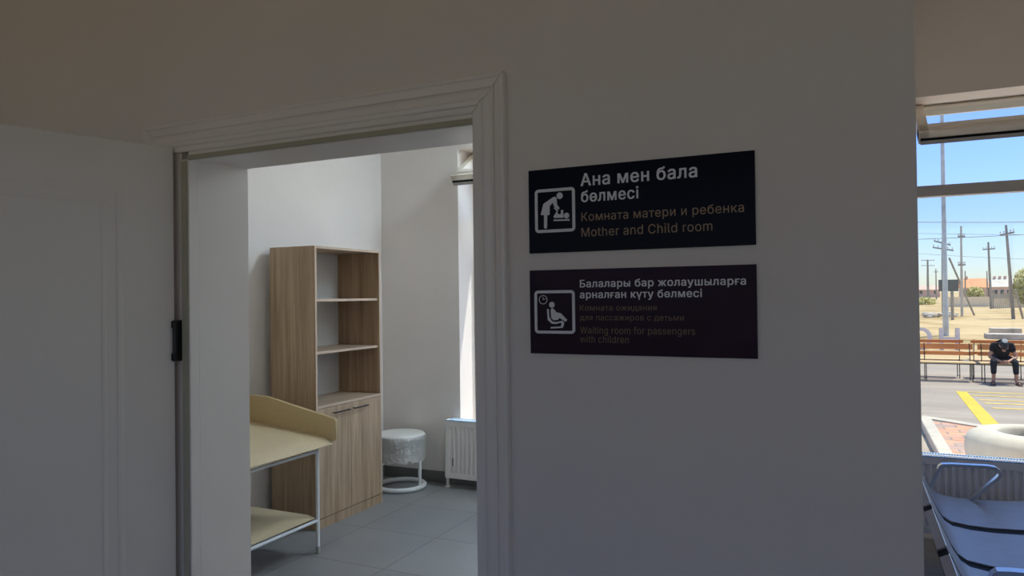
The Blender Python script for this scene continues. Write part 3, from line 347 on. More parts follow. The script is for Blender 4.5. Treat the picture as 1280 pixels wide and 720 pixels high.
def text_line(parent, name, body, x0, x1, z, cap, m, bold=False, y=0.0, depth=.0006):
    shapes = []; pen = 0
    for ch in body:
        adv, cs = GLYPHS[ch]
        if cs:
            sg = 1 if area(max(cs, key=lambda q: abs(area(q)))) > 0 else -1
            fat = [(q, area(q) * sg > 0, q) for q in cs]
            outs = [f for f in fat if f[1]]; holes = {id(f[2]): [] for f in outs}
            for f in fat:
                if not f[1]:
                    own = max(outs, key=lambda o_: (sum(inside(p, o_[2]) for p in f[2]), -abs(area(o_[2]))))
                    holes[id(own[2])].append(f[0])
            offs = ((0, 0), (13, 7), (-13, 7), (13, -7), (-13, -7)) if bold else ((0, 0),)     # heavier strokes: the outline repeated a hair aside
            for w_, (dx, dz) in enumerate(offs):
                for k, o_ in enumerate(outs): shapes.append((pen, [[(p[0] + dx, p[1] + dz) for p in q] for q in [o_[0]] + holes[id(o_[2])]], k + 3 * w_))
        pen += adv + (30 if bold else 20)
    xs = [p[0] + pn for pn, lp, k in shapes for p in lp[0]]; a = min(xs); kx = (x1 - x0) / (max(xs) - a); kz = cap / 509
    b = B()
    for pn, lp, k in shapes:
        yk = y - depth - k * .00003
        flat = [Vector((p[0], p[1], 0)) for q in lp for p in q]
        pos = [(x0 + (p.x + pn - a) * kx, z + p.y * kz) for p in flat]
        b.faces([(u, yk, v) for u, v in pos], tessellate_polygon([[Vector((p[0], p[1], 0)) for p in q] for q in lp]))
        i0 = 0
        for q in lp:
            n = len(q); ring = pos[i0:i0 + n]; i0 += n
            b.loft([[(u, yk, v) for u, v in ring], [(u, y, v) for u, v in ring]], cap=False)
    return b.done(name, m, parent, 0)
def rring(b, x0, x1, z0, z1, wd, r, y0, y1):
    def rr(x0, x1, z0, z1, r):
        return arc(x1 - r, z1 - r, r, 0, 90, 5) + arc(x0 + r, z1 - r, r, 90, 180, 5) + arc(x0 + r, z0 + r, r, 180, 270, 5) + arc(x1 - r, z0 + r, r, 270, 360, 5)
    o, i = rr(x0, x1, z0, z1, r), rr(x0 + wd, x1 - wd, z0 + wd, z1 - wd, max(r - wd, .002))
    b.loft([[(u, y1, v) for u, v in o], [(u, y0, v) for u, v in o], [(u, y0, v) for u, v in i], [(u, y1, v) for u, v in i]], ring=True)
SX, SY = -.414, YF
def sign(name, label, z0, z1, m):
    r = thing(name, label, 'sign', (SX, SY, z0))
    B().box(-.658 - SX, -.170 - SX, -.006, 0, 0, z1 - z0, .0008).done('panel', m, r, 0)
    return r
def poly(b, pts, z0, y=-.0072): b.prism([(x - SX, z - z0) for x, z in pts], 'y', y, -.0055)
def disc(b, cx, cz_, r, z0): b.prism([(x - SX, z - z0) for x, z in arc(cx, cz_, r, 0, 345, 23)], 'y', -.0072, -.0055)
Z0 = 1.714
s1 = sign('room_sign', 'black navy mother and child room sign, upper of the two on the wall', Z0, 1.901, 'navy')
T = lambda p, n, t, x0, x1, z, cap, m, bold, z0: text_line(p, n, t, x0 - SX, x1 - SX, z - z0, cap, m, bold, -.0061)
T(s1, 'text_line', 'Ана мен бала', -.5334, -.2817, 1.8571, .0270, 'sign_white', True, Z0)
T(s1, 'text_line', 'бөлмесі', -.5325, -.4045, 1.8220, .0245, 'sign_white', True, Z0)
T(s1, 'text_line', 'Комната матери и ребенка', -.5322, -.1915, 1.7803, .0188, 'sign_gold', False, Z0)
T(s1, 'text_line', 'Mother and Child room', -.5327, -.2533, 1.7462, .0192, 'sign_gold', False, Z0)
b = B(); rring(b, -.6424 - SX, -.5467 - SX, 1.759 - Z0, 1.8565 - Z0, .0066, .009, -.0072, -.0055)
disc(b, -.5825, 1.8393, .0073, Z0); disc(b, -.5668, 1.7944, .0063, Z0)
poly(b, [(-.6284, 1.7996), (-.6216, 1.8236), (-.5989, 1.8367), (-.5944, 1.8384), (-.59, 1.8347), (-.5887, 1.8197), (-.5833, 1.8125), (-.5852, 1.8081), (-.5933, 1.8148), (-.5969, 1.8178), (-.5991, 1.8256), (-.6067, 1.8174), (-.6073, 1.7983), (-.6129, 1.798), (-.6133, 1.7702), (-.6167, 1.7675), (-.6208, 1.7705), (-.6204, 1.7984)], Z0)
poly(b, [(-.597, 1.8133), (-.5936, 1.8148), (-.5863, 1.8057), (-.5885, 1.8035)], Z0)
poly(b, [(-.5976, 1.7943), (-.5901, 1.8049), (-.5864, 1.7988), (-.5802, 1.7985), (-.5797, 1.8077), (-.5749, 1.8075), (-.5744, 1.7902), (-.5958, 1.7907)], Z0)
poly(b, [(-.5974, 1.7874), (-.5598, 1.7864), (-.5598, 1.7830), (-.5974, 1.7839)], Z0)
b.done('pictogram', 'sign_white', s1, 0)
Z1 = 1.489
s2 = sign('room_sign', 'dark plum waiting room sign with a seated figure, lower of the two', Z1, 1.6755, 'purple')
T(s2, 'text_line', 'Балалары бар жолаушыларға', -.5379, -.1896, 1.6358, .0160, 'sign_white', True, Z1)
T(s2, 'text_line', 'арналған күту бөлмесі', -.5383, -.2758, 1.6121, .0160, 'sign_white', True, Z1)
T(s2, 'text_line', 'Комната ожидания', -.5387, -.3691, 1.5850, .0122, 'sign_gold_dim', False, Z1)
T(s2, 'text_line', 'для пассажиров с детьми', -.5389, -.3130, 1.5640, .0122, 'sign_gold_dim', False, Z1)
T(s2, 'text_line', 'Waiting room for passengers', -.5386, -.2907, 1.5350, .0148, 'sign_gold_dim', False, Z1)
T(s2, 'text_line', 'with children', -.5389, -.4301, 1.5156, .0148, 'sign_gold_dim', False, Z1)
b = B(); rring(b, -.6464 - SX, -.5500 - SX, 1.534 - Z1, 1.6301 - Z1, .0064, .009, -.0072, -.0055)
disc(b, -.6044, 1.5981, .0066, Z1)
b.loft([[(-.6254 - SX + r * math.cos(t * math.pi / 14), y, 1.6095 - Z1 + r * math.sin(t * math.pi / 14)) for t in range(28)] for r, y in ((.0101, -.0055), (.0101, -.0072), (.0088, -.0072), (.0088, -.0055))], ring=True)
poly(b, [(-.6259, 1.6090), (-.6259, 1.6160), (-.6249, 1.6160), (-.6249, 1.6103), (-.6196, 1.6122), (-.6192, 1.6113)], Z1)
poly(b, [(-.6163, 1.5885), (-.6121, 1.5885), (-.611, 1.5708), (-.6045, 1.5611), (-.5942, 1.5596), (-.5804, 1.5628), (-.5765, 1.5590), (-.5761, 1.5545), (-.5796, 1.5469), (-.6079, 1.5451), (-.6078, 1.5489), (-.584, 1.55), (-.5816, 1.5564), (-.5839, 1.5587), (-.5943, 1.5554), (-.6046, 1.5557), (-.6149, 1.5643)], Z1)
poly(b, [(-.6076, 1.5868), (-.6041, 1.591), (-.5983, 1.5868), (-.5939, 1.5813), (-.5836, 1.5794), (-.5685, 1.5645), (-.5726, 1.5603), (-.5872, 1.5692), (-.5907, 1.5644), (-.601, 1.5637), (-.6061, 1.5692)], Z1)
b.done('pictogram', 'sign_white', s2, 0)

# ------------------------------------------------------------------ windows
YP = 5.74                                      # frame plane
def window(name, x0, x1, mull, sashes):
    r = thing(name, None, None, (0, 0, 0), kind='structure')
    b = B(); y0, y1 = YP - .03, YP + .04
    b.box(x0, x1, y0, y1, WZ0, WZ0 + .055, .004); b.box(x0, x1, y0, y1, 2.828, WZ1, .004)
    b.box(x0, x0 + .055, y0, y1, WZ0, WZ1, .004); b.box(x1 - .055, x1, y0, y1, WZ0, WZ1, .004)
    for m in mull: b.box(m - .035, m + .035, y0, y1, WZ0, WZ1, .004)
    b.done('window_frame', 'pvc', r, 20)
    B().box(x0 + .05, x1 - .05, y0 - .012, y1, 2.262, 2.338, .004).done('transom', 'pvc_grey', r, 20)
    xs = [x0] + list(mull) + [x1]
    b = B()
    for a, c_ in zip(xs[:-1], xs[1:]): b.box(a + .03, c_ - .03, YP, YP + .006, WZ0 + .05, 2.27)
    b.done('pane', 'pane', r, 0)
    for a, c_, box in sashes:                    # top-hung vent tilted into the room, bottom rail towards us
        s = bpy.data.objects.new('sash', None); COL.objects.link(s); s.parent = r; s.location = (0, YP - .02, 2.872); s.rotation_euler = (rad(-57.8), 0, 0)
        L_, d = .53, .085                        # local -z runs down the sash, local -y faces the room
        q = B(); q.box(a, c_, -d / 2, d / 2, -L_, -L_ + .12, .006); q.box(a, c_, -d / 4, d / 2, -.035, 0, .004)
        q.box(a, a + .06, -d / 2, d / 2, -L_, 0, .004); q.box(c_ - .06, c_, -d / 2, d / 2, -L_, 0, .004)
        q.box(a + .05, c_ - .05, -d / 2 - .012, -d / 2 + .01, -L_ + .035, -L_ + .10, .006); q.done('sash_frame', 'pvc', s, 20)
        q = B(); q.box(a + .01, c_ - .01, .004, .020, -L_ - .003, -L_ + .01); q.done('seal', 'seat_black', s, 0)
        B().box(a + .01, c_ - .01, .020, d / 2 + .004, -L_ - .006, -L_ + .01, .002).done('weather_lip', 'pvc_grey', s, 0)
        B().box(a + .05, c_ - .05, -.004, .004, -L_ + .11, -.04).done('pane', 'pane', s, 0)
        if box:
            q = B(); q.box(a + .68, a + .80, -d / 2 - .05, -d / 2, -L_ - .002, -L_ + .06, .006); q.box(a + .73, a + .75, -d / 2 - .03, -d / 2 - .01, -L_ + .05, 0); q.done('opener', 'pvc_grey', s, 20)
    return r
window('window_1', W1[0], W1[1], [-1.82], [(-3.03, -1.85, False), (-1.79, -.58, False)])
window('window_2', W2[0], W2[1], [2.0, 3.8], [(.40, 1.97, True), (2.03, 3.77, False), (3.83, 5.57, False)])
r = thing('window_added_rear', None, None, kind='structure')  # unseen window added behind the camera to light the hall
b = B(); b.box(*W3, -5.78, -5.72, .65, .71); b.box(*W3, -5.78, -5.72, 2.89, 2.95)
for i in range(7): b.box(W3[0] + i * 1.69, W3[0] + .06 + i * 1.69, -5.78, -5.72, .65, 2.95)
b.done('window_frame', 'pvc', r, 0); B().box(*W3, -5.753, -5.747, .7, 2.9).done('pane', 'pane', r, 0)

r = thing('window_added_right', None, None, kind='structure')  # unseen window added to brighten the facade side and the seats
b = B(); b.box(6.68, 6.74, -.5, 4.6, .6, .66); b.box(6.68, 6.74, -.5, 4.6, 2.84, 2.9)
for i in range(4): b.box(6.68, 6.74, -.5 + i * 1.68, -.44 + i * 1.68, .6, 2.9)
b.done('window_frame', 'pvc', r, 0); B().box(6.707, 6.713, -.5, 4.6, .65, 2.85).done('pane', 'pane', r, 0)

# ------------------------------------------------------------------ unseen fill lamps added to brighten the small room
def emit(name, col, st):
    m = bpy.data.materials.new(name); N, L, P = nodes(m); P.inputs['Base Color'].default_value = (.8, .8, .8, 1)
    P.inputs['Emission Color'].default_value = (*col, 1); P.inputs['Emission Strength'].default_value = st; return m
FILL_GLOW = emit('added fill light diffuser', (.76, .97, 1.12), 20.0)  # glow of two invented lamps, out of view, that lift the room
for x, y, tx in ((-1.5, 5.05, 'added square fill lamp of the small room farther from the right wall'), (-.75, 5.05, 'added square fill lamp of the small room nearer the right wall')):
    lm = thing('fill_light', tx, 'fill light', (x, y, CZ), 0, 'added fill lamps in the small room')
    q = B(); q.loft([[(sx * k, sy * k, z) for sx, sy in ((-1, -1), (1, -1), (1, 1), (-1, 1))] for k, z in ((.31, 0), (.31, -.05), (.285, -.05), (.285, -.01))]); q.done('housing', 'tube', lm, 0)
    B().box(-.284, .284, -.284, .284, -.044, -.04).done('diffuser', FILL_GLOW, lm, 0)

# ------------------------------------------------------------------ radiators
def radiator(name, label, x0, x1, film, yf, yb):
    r = thing(name, label, 'radiator', (x0, yf, 0)); L_ = x1 - x0; z0, z1 = .085, .572; dp = yb - yf
    b = B()
    pr = []; p = .0405; n = int((L_ - .05) / p); st = (L_ - n * p) / 2
    pts = [(0, 0), (st, 0)]
    for i in range(n):
        a = st + i * p; pts += [(a + p * .30, 0), (a + p * .46, .015), (a + p * .84, .015), (a + p * .99, 0)]
    pts += [(L_, 0)]
    b.loft([[(u, v, z0 + .045) for u, v in pts] + [(L_, .02, z0 + .045), (0, .02, z0 + .045)], [(u, v, z1 - .05) for u, v in pts] + [(L_, .02, z1 - .05), (0, .02, z1 - .05)]])
    b.box(0, L_, 0, .02, z0, z0 + .046, .003); b.box(0, L_, 0, .02, z1 - .051, z1 - .006, .003)
    b.box(.02, L_ - .02, dp - .03, dp - .01, z0 + .02, z1 - .03)
    b.done('front_panel', 'rad', r, 20)
    B().box(-.004, .004, 0, dp, z0 + .01, z1, .001).done('side_panel', 'rad', r, 0)
    B().box(L_ - .004, L_ + .004, 0, dp, z0 + .01, z1, .001).done('side_panel', 'rad', r, 0)
    b = B(); b.box(0, L_, 0, .012, z1 - .006, z1 + .003); b.box(0, L_, dp - .012, dp, z1 - .006, z1 + .003)
    k = int(L_ / .015)
    for i in range(k):
        a = .011 + i * .015
        if a > L_ - .03: break
        b.faces([(a, .010, z1 + .001), (a + .006, .010, z1 + .001), (a + .020, dp - .010, z1 + .001), (a + .014, dp - .010, z1 + .001),
                 (a, .010, z1 - .005), (a + .006, .010, z1 - .005), (a + .020, dp - .010, z1 - .005), (a + .014, dp - .010, z1 - .005)],
                [(0, 1, 2, 3), (7, 6, 5, 4), (0, 4, 5, 1), (1, 5, 6, 2), (2, 6, 7, 3), (3, 7, 4, 0)])
    b.done('top_grille', 'rad_film' if film else 'rad', r, 0)
    for xx in (-.012, L_ - .07):
        b = B(); b.box(xx, xx + .018, .035, .055, .004, .16, .002); b.box(xx - .012, xx + .03, .02, .075, 0, .006, .001); b.box(xx - .004, xx + .03, .045, .075, .10, .19, .003); b.done('foot', 'plastic_white', r, 20)
    b = B(); b.box(.07, .078, -.003, .002, .19, .255, .001); b.done('rating_tag', 'panel_dark', r, 0)
    return r
radiator('radiator', 'white panel radiator with blue film on top, beside the wrapped stool', -3.135, -1.2, True, 5.30, 5.41)
radiator('radiator', 'white fluted radiator under the big window behind the metal seats', .27, 2.0, True, 5.25, 5.37)

# ------------------------------------------------------------------ bookcase
bx, by = -3.385, 3.975; CW, CD, CH_ = .77, .41, 1.985      # local: x 0 (front) .. -CD, y 0..CW
bk = thing('bookcase', 'tall oak bookcase with three open shelves above two doors', 'bookcase', (bx, by, 0))
t = .017
B().box(-CD, 0, 0, t, 0, CH_).done('side_panel', 'oak', bk, 0)
B().box(-CD, 0, CW - t, CW, 0, CH_).done('side_panel', 'oak', bk, 0)
B().box(-CD, -.001, t, CW - t, CH_ - t, CH_ - .001).done('top_board', 'oak_h', bk, 0)
B().box(-CD, -CD + .006, t, CW - t, .07, CH_ - t).done('back_panel', 'backboard', bk, 0)
for z in (1.593, 1.222): B().box(-CD + .006, -.018, t, CW - t, z, z + .018).done('shelf', 'oak_h', bk, 0)
B().box(-CD + .006, -.001, t, CW - t, .842, .860).done('shelf', 'oak_h', bk, 0)
B().box(-CD + .006, -.02, t, CW - t, .066, .083).done('bottom_board', 'oak_h', bk, 0)
B().box(-.018, -.002, t, CW - t, 0, .066).done('plinth', 'oak', bk, 0)
for o_, side in ((t + .002, 0), (CW / 2 + .0015, 1)):
    d = B().box(-.018, 0, o_, o_ + CW / 2 - t - .0035, .072, .838, .0008).done('door', 'oak', bk, 0)
    h0, h1 = (o_ + .15, o_ + .335) if not side else (o_ + .015, o_ + .185)
    b = B(); b.tube([(.0, h0 + .01, .795), (.024, h0 + .01, .795)], .004, 8); b.tube([(.0, h1 - .01, .795), (.024, h1 - .01, .795)], .004, 8); b.box(.020, .029, h0, h1, .790, .800, .003); b.done('handle', 'black', d, 20)
b = B(); b.box(-.0005, .0008, 0, t, 0, CH_); b.box(-.0005, .0008, CW - t, CW, 0, CH_); b.box(-.0005, .0008, t, CW - t, CH_ - t, CH_); b.box(-.001, .0004, t, CW - t, .842, .860)
for z in (1.593, 1.222): b.box(-.018, -.017, t, CW - t, z, z + .018)
b.done('edge_band', 'oak_edge', bk, 0)

# ------------------------------------------------------------------ changing table
ct = thing('changing_table', 'cream padded baby changing table on white tube frame by the bookcase', 'changing table', (-3.42, 3.18, 0))
xL, xR, yN, yF_ = -.30, .33, -.43, .455            # leg lines, local
for x in (xL, xR):
    for y in (yN, yF_):
        l = B().tube([(x, y, .035), (x, y, .66)], .0125, 12).done('leg', 'tube', ct)
        B().tube([(x, y, 0), (x, y, .045)], .016, 12).done('foot_cap', 'rubber', l)
b = B()
for z in (.645, .208):
    for y in (yN, yF_): b.tube([(xL, y, z), (xR, y, z)], .010, 10)
    for x in (xL, xR): b.tube([(x, yN, z), (x, yF_, z)], .010, 10)
b.done('frame_rail', 'tube', ct)
def pad(x0, x1, y0, y1, zt0, zt1, th, r):
    secs = []                                    # rounded slab, top height varies linearly across x
    prof = [(0, 0), (-r * .7, th * .12), (-r, th * .5), (-r * .7, th * .88), (0, th)]
    q = B(); nx = 10
    for i in range(nx + 1):
        f = i / nx; x = x0 + (x1 - x0) * f; z = zt0 + (zt1 - zt0) * (f ** 1.3) - th
        e = r * (1 - math.sqrt(max(0, 1 - (2 * f - 1) ** 24)))
        k = 1 - .9 * (abs(2 * f - 1) ** 24)
        sec = [(x, y0 + r + u + e, z + th / 2 + (v - th / 2) * k) for u, v in prof] + [(x, y1 - r - u - e, z + th / 2 + (v - th / 2) * k) for u, v in prof[::-1]]
        secs.append(sec)
    q.loft(secs); return q
pad(xL - .06, xR + .09, yN - .05, yF_ + .07, .795, .722, .062, .022).done('padded_top', 'cream', ct, 50)
def guard(y0, y1, flip=False):
    top = [(-.36, .962), (-.25, .966), (-.15, .962), (-.06, .945), (.05, .922), (.2, .892), (.34, .866), (.425, .848), (.432, .84)]
    bot = [(.432, .715), (.425, .705), (-.36, .735)]
    return B().prism(top + bot, 'y', y0, y1)
g = guard(yF_ + .052, yF_ + .08); bmesh.ops.bevel(g.bm, geom=g.bm.edges[:], offset=.006, segments=2, affect='EDGES'); g.done('end_guard', 'cream_dark', ct, 40)
g = guard(yN - .065, yN - .04); g.done('end_guard', 'cream_dark', ct, 40)
B().box(-.385, -.36, yN - .04, yF_ + .06, .735, .96, .008).done('wall_guard', 'cream_dark', ct, 30)
pad(xL + .01, xR - .008, yN + .01, yF_ - .005, .238, .238, .024, .008).done('lower_pad', 'cream', ct, 50)

# ------------------------------------------------------------------ wrapped stool
stl = thing('stool', 'round white stool wrapped in clear plastic in the room corner', 'stool', (-3.493, 5.17, 0))
R_ = .195
B().tube([(R_ * math.cos(a * math.pi / 24), R_ * math.sin(a * math.pi / 24), .021) for a in range(48)], .0205, 10, ring=True).done('base_ring', 'tube', stl)
for sx in (-1, 1): B().tube([(sx * (R_ - .002), -.01, .02), (sx * (R_ - .002), -.01, .40)], .014, 10).done('post', 'tube', stl)
B().lathe([(.02, .40), (.185, .40), (.203, .408), (.210, .43), (.207, .452), (.195, .464), (.15, .470), (.01, .473)], seg=40).done('seat', 'plastic_white', stl, 60)
b = B(); secs = []
for z, r0 in ((.455, .214), (.42, .217), (.39, .214), (.35, .209), (.31, .211), (.27, .206), (.245, .204)):
    secs.append([((r0 + random.uniform(-.005, .006) * (z < .41)) * math.cos(k * math.pi / 36), (r0 + random.uniform(-.005, .006) * (z < .41)) * math.sin(k * math.pi / 36), z + (random.uniform(-.014, .014) if z < .26 else 0)) for k in range(72)])
b.loft(secs, cap=False); b.done('plastic_wrap', 'wrap', stl, 60)

# ------------------------------------------------------------------ metal waiting seats
wb = thing('waiting_bench', 'row of brushed metal waiting seats along the wall by the big window', 'bench', (.6, 4.0, 0))
front = [(.303, .664), (.318, .635), (.345, .575), (.378, .50), (.405, .455), (.44, .432), (.52, .420), (.62, .418), (.74, .424), (.86, .436), (.93, .440), (.965, .430), (.985, .405)]
def shellprof(th):
    back = []
    for i, p in enumerate(front):
        a = Vector(front[max(i - 1, 0)]); c_ = Vector(front[min(i + 1, len(front) - 1)]); d = (c_ - a).normalized(); n = Vector((d.y, -d.x))
        back.append((p[0] - abs(n.x) * th if i < 5 else p[0] + n.x * th, p[1] + n.y * th))
    pr = front + back[::-1]
    return [(x - .6, z) for x, z in pr]
SP = shellprof(.034)
seams = [4.88, 4.29, 3.69, 3.09, 2.49]
for i in range(4):
    y1, y0 = seams[i] - 4.0 - (.0 if i == 0 else .044), seams[i + 1] - 4.0 + .044
    b = B().prism(SP, 'y', y0, y1); s_ = b.done('seat', 'steel_seat', wb, 40)
    q = B(); q.tube([(.303 - .6, y0, .665), (.303 - .6, y1, .665)], .0022, 6); q.done('rim_bead', 'chrome', s_)
    if i < 3: B().prism([(x * .985 - .004, z - .007) for x, z in SP], 'y', y0 - .088, y0).done('joint_strip', 'seat_black', wb, 40)
B().box(-.02, .06, 2.55 - 4, 4.84 - 4, .30, .36, .004).done('beam', 'black', wb, 20)
ARM = [(.398, .47), (.425, .545), (.446, .597), (.456, .606), (.50, .611), (.68, .616), (.715, .612), (.735, .595), (.738, .575), (.725, .555), (.66, .487), (.585, .405)]
for yy in (4.865, 3.10, 2.5):
    b = B(); b.ribbon([(x - .6, z) for x, z in ARM], yy - 4.0 - .022, yy - 4.0 + .022, .016); b.done('armrest', 'chrome', wb, 30)
for yy in (4.45, 2.95):
    b = B(); b.box(-.005, .045, yy - 4.025, yy - 3.975, .03, .31, .004); b.box(-.30, .34, yy - 4.03, yy - 3.97, .012, .04, .006)
    b.box(.0, .04, yy - 4.03, yy - 3.97, .34, .40, .004); b.done('leg', 'black', wb, 20)

# ------------------------------------------------------------------ outdoors: ground
GZ = -.5
struct(B().box(-60, 80, YO, 24.4, GZ - .3, GZ), 'ground_asphalt', 'asphalt')
struct(B().box(-60, 60, -60, -5.9, GZ - .3, GZ), 'ground_rear', 'sand')
def terrain():
    b = B(); nx, ny = 60, 70; V = []
    for j in range(ny + 1):
        y = 24.3 + 700 * (j / ny) ** 2.4
        row = []
        for i in range(nx + 1):
            x = -60 + y * .0 + (i / nx) * (160 + y * .9) - y * .3
            z = GZ - .01 + (.09 * math.sin(x * .9 + y * .31) + .07 * math.sin(y * .7 + x * .2)) * min(1, max(0, (y - 27) / 8)) * (1 if y < 140 else .4)
            row.append(b.bm.verts.new((x, y, z)))
        V.append(row)
    for j in range(ny):
        for i in range(nx): b.bm.faces.new((V[j][i], V[j][i + 1], V[j + 1][i + 1], V[j + 1][i]))
    return b
o = terrain().done('ground_sand', 'sand', None, 180); o['kind'] = 'structure'
struct(B().box(-12, 12, YO, 8.6, GZ, GZ + .05), 'ground_reflector', 'reflector')  # added out of view to bounce sunlight up to the window soffits
for x0, x1 in (W1, W2): struct(B().box(x0, x1, YP + .04, YO + .06, WZ0, WZ0 + .02), 'trim_sill', 'reflector')
struct(B().box(-40, 60, 24.0, 24.35, GZ, GZ + .12, .02), 'kerb_far', 'kerb_dark')
b = B(); b.box(.93, 1.09, 7.0, 13.1, GZ, GZ + .13, .02); struct(b, 'kerb_near', 'kerb')
b = B(); b.prism([(.93, 13.1), (1.0, 13.28), (4.2, 10.55), (4.1, 10.4)], 'z', GZ, GZ + .12); struct(b, 'kerb_island', 'kerb')
b = B(); b.prism([(1.09, 7.0), (4.1, 7.0), (4.1, 10.42), (1.09, 13.0)], 'z', GZ, GZ + .10); struct(b, 'ground_paving', 'paving')
b = B(); b.prism([(-1.5, 7.0), (.80, 7.0), (.80, 12.2), (-1.5, 12.2)], 'z', GZ, GZ + .012); struct(b, 'ground_paving_low', 'paving')
# yellow hatching
b = B(); b.prism([(1.93, 17.66), (2.12, 17.55), (2.05, 13.0), (1.80, 13.0)], 'z', GZ, GZ + .006)
b.done('road_marking', 'yellow', None, 0, 'broad yellow painted edge line slanting towards the planter', 'road marking')
for i, (y, tx) in enumerate(((17.55, 'farthest thin yellow line of the hatching, nearest the seated person'), (17.0, 'second thin yellow hatching line from the seated person'), (16.35, 'middle thin yellow line of the five hatching lines'), (15.9, 'second thin yellow hatching line from the planter'), (15.3, 'nearest thin yellow hatching line, next to the planter rim'))):
    x0 = 2.10 + (17.72 - y) * .057
    b = B(); b.prism([(x0, y), (6.5, y), (6.5, y + .13), (x0, y + .13)], 'z', GZ, GZ + .005)
    b.done('hatching_line', 'yellow_pale', None, 0, tx, 'road marking', 'yellow hatching lines on the asphalt')

# planter
pl = thing('planter', 'big round white concrete planter outside the window', 'planter', (1.66, 8.95, GZ))
ro, ri, hh = .60, .335, .66
B().lathe([(.30, 0), (.42, .03), (.52, .15), (.59, .32), (.612, .46), (.603, .56), (.57, .62), (.50, .655), (.42, .668), (ri, .660), (ri - .02, .63), (ri - .04, .50), (.05, .48)], seg=56).done('bowl', 'concrete_w', pl, 60)
B().lathe([(.28, .52), (.25, .545), (.1, .56), (.01, .56)], seg=24).done('soil', 'soil', pl, 60)

# benches
def make_bench(label, loc, L_, face, k=1.0):
    r = thing('park_bench', label, 'bench', loc, 0 if face < 0 else math.pi, 'orange slatted benches outside')
    # local: x 0..L (or -L..0 when turned), front towards -y
    x0, x1 = (0, L_) if face < 0 else (-L_, 0)
    for z0, z1 in (((.585, .668), (.724, .853)) if k == 1 else ((.54, .60), (.785, .853))):
        B().box(x0, x1, .0, .028, z0 * k, z1 * k, .005, Matrix.Rotation(rad(-6), 4, 'X') @ Matrix.Identity(4)).done('back_slat', 'bench_wood', r, 20)
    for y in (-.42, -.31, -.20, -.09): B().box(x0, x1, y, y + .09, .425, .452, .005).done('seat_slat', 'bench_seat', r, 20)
    for x in (x0 + .07, (x0 + x1) / 2, x1 - .07):
        b = B(); b.tube([(x, -.40, 0), (x, -.39, .42), (x, .0, .42), (x, .10, .86 * k)], .010, 8); b.tube([(x, .02, 0), (x, .0, .42)], .010, 8); b.tube([(x, -.40, .05), (x, .02, .05)], .007, 6); b.done('leg_frame', 'black', r, 30)
    return r
fy = 19.84
make_bench('orange slatted bench left of the seated person, facing the window', (.55, fy, GZ), 1.99, -1)
make_bench('orange slatted bench the person in black sits on', (2.63, fy, GZ), 2.0, -1)
make_bench('rear bench standing back to back with the empty orange bench', (.38, fy + .46, GZ), 2.0, 1, 1.095)
make_bench('rear bench standing back to back with the occupied orange bench', (2.53, fy + .46, GZ), 2.0, 1, 1.095)

# ------------------------------------------------------------------ person on the bench
def skin(verts, edges, radii, root, sub=2):
    me = bpy.data.meshes.new('s'); me.from_pydata([Vector(v) for v in verts], edges, [])
    o = bpy.data.objects.new('s', me); COL.objects.link(o)
    md = o.modifiers.new('skin', 'SKIN'); md.use_smooth_shade = True
    for i, v in enumerate(me.skin_vertices[0].data):
        rr = radii[i]; v.radius = (rr, rr) if not isinstance(rr, tuple) else rr; v.use_root = (i == root)
    sb = o.modifiers.new('sub', 'SUBSURF'); sb.levels = sub; sb.render_levels = sub
    bpy.context.view_layer.update(); dg = bpy.context.evaluated_depsgraph_get()
    m2 = bpy.data.meshes.new_from_object(o.evaluated_get(dg)); bpy.data.objects.remove(o)
    return m2
pr_ = thing('person', 'seated person in black t-shirt and cap leaning forward, hands clasped', 'person', (3.03, 19.45, GZ))
J = dict(pel=(0, .12, .585), sp1=(0, .06, .68), sp2=(0, -.04, .78), chest=(0, -.11, .845), neck=(0, -.19, .885), hd=(0, -.25, .885),
         sL=(-.165, -.11, .85), eL=(-.255, -.13, .60), wL=(-.075, -.33, .525), hL=(-.035, -.375, .505),
         sR=(.165, -.11, .85), eR=(.255, -.13, .60), wR=(.075, -.33, .525), hR=(.035, -.375, .51),
         hipL=(-.09, .10, .565), kL=(-.20, -.30, .52), aL=(-.20, -.27, .10), fL=(-.215, -.30, .045), tL=(-.235, -.43, .03),
         hipR=(.09, .10, .565), kR=(.205, -.30, .52), aR=(.225, -.27, .10), fR=(.235, -.30, .045), tR=(.255, -.43, .03))
names = list(J); idx = {n: i for i, n in enumerate(names)}
E_ = [('pel', 'sp1'), ('sp1', 'sp2'), ('sp2', 'chest'), ('chest', 'neck'), ('neck', 'hd')]
for s_ in 'LR': E_ += [('chest', 's' + s_), ('s' + s_, 'e' + s_), ('e' + s_, 'w' + s_), ('w' + s_, 'h' + s_), ('pel', 'hip' + s_), ('hip' + s_, 'k' + s_), ('k' + s_, 'a' + s_), ('a' + s_, 'f' + s_), ('f' + s_, 't' + s_)]
RD = dict(pel=.11, sp1=.105, sp2=.11, chest=.095, neck=.052, hd=.05, s=.05, e=.043, w=.028, h=.034, hip=.078, k=.056, a=.036, f=.04, t=.03)
def rd(n): return RD.get(n, RD.get(n[:-1]))
me = skin([J[n] for n in names], [(idx[a], idx[c_]) for a, c_ in E_], [rd(n) for n in names], 0)
b = B(); b.mesh(me)
hm = Matrix.Rotation(rad(40), 4, 'X')             # head bowed towards the hands
hc = Vector((0, -.285, .875))
b.ball(hc, (.075, .095, .112), 20, hm)
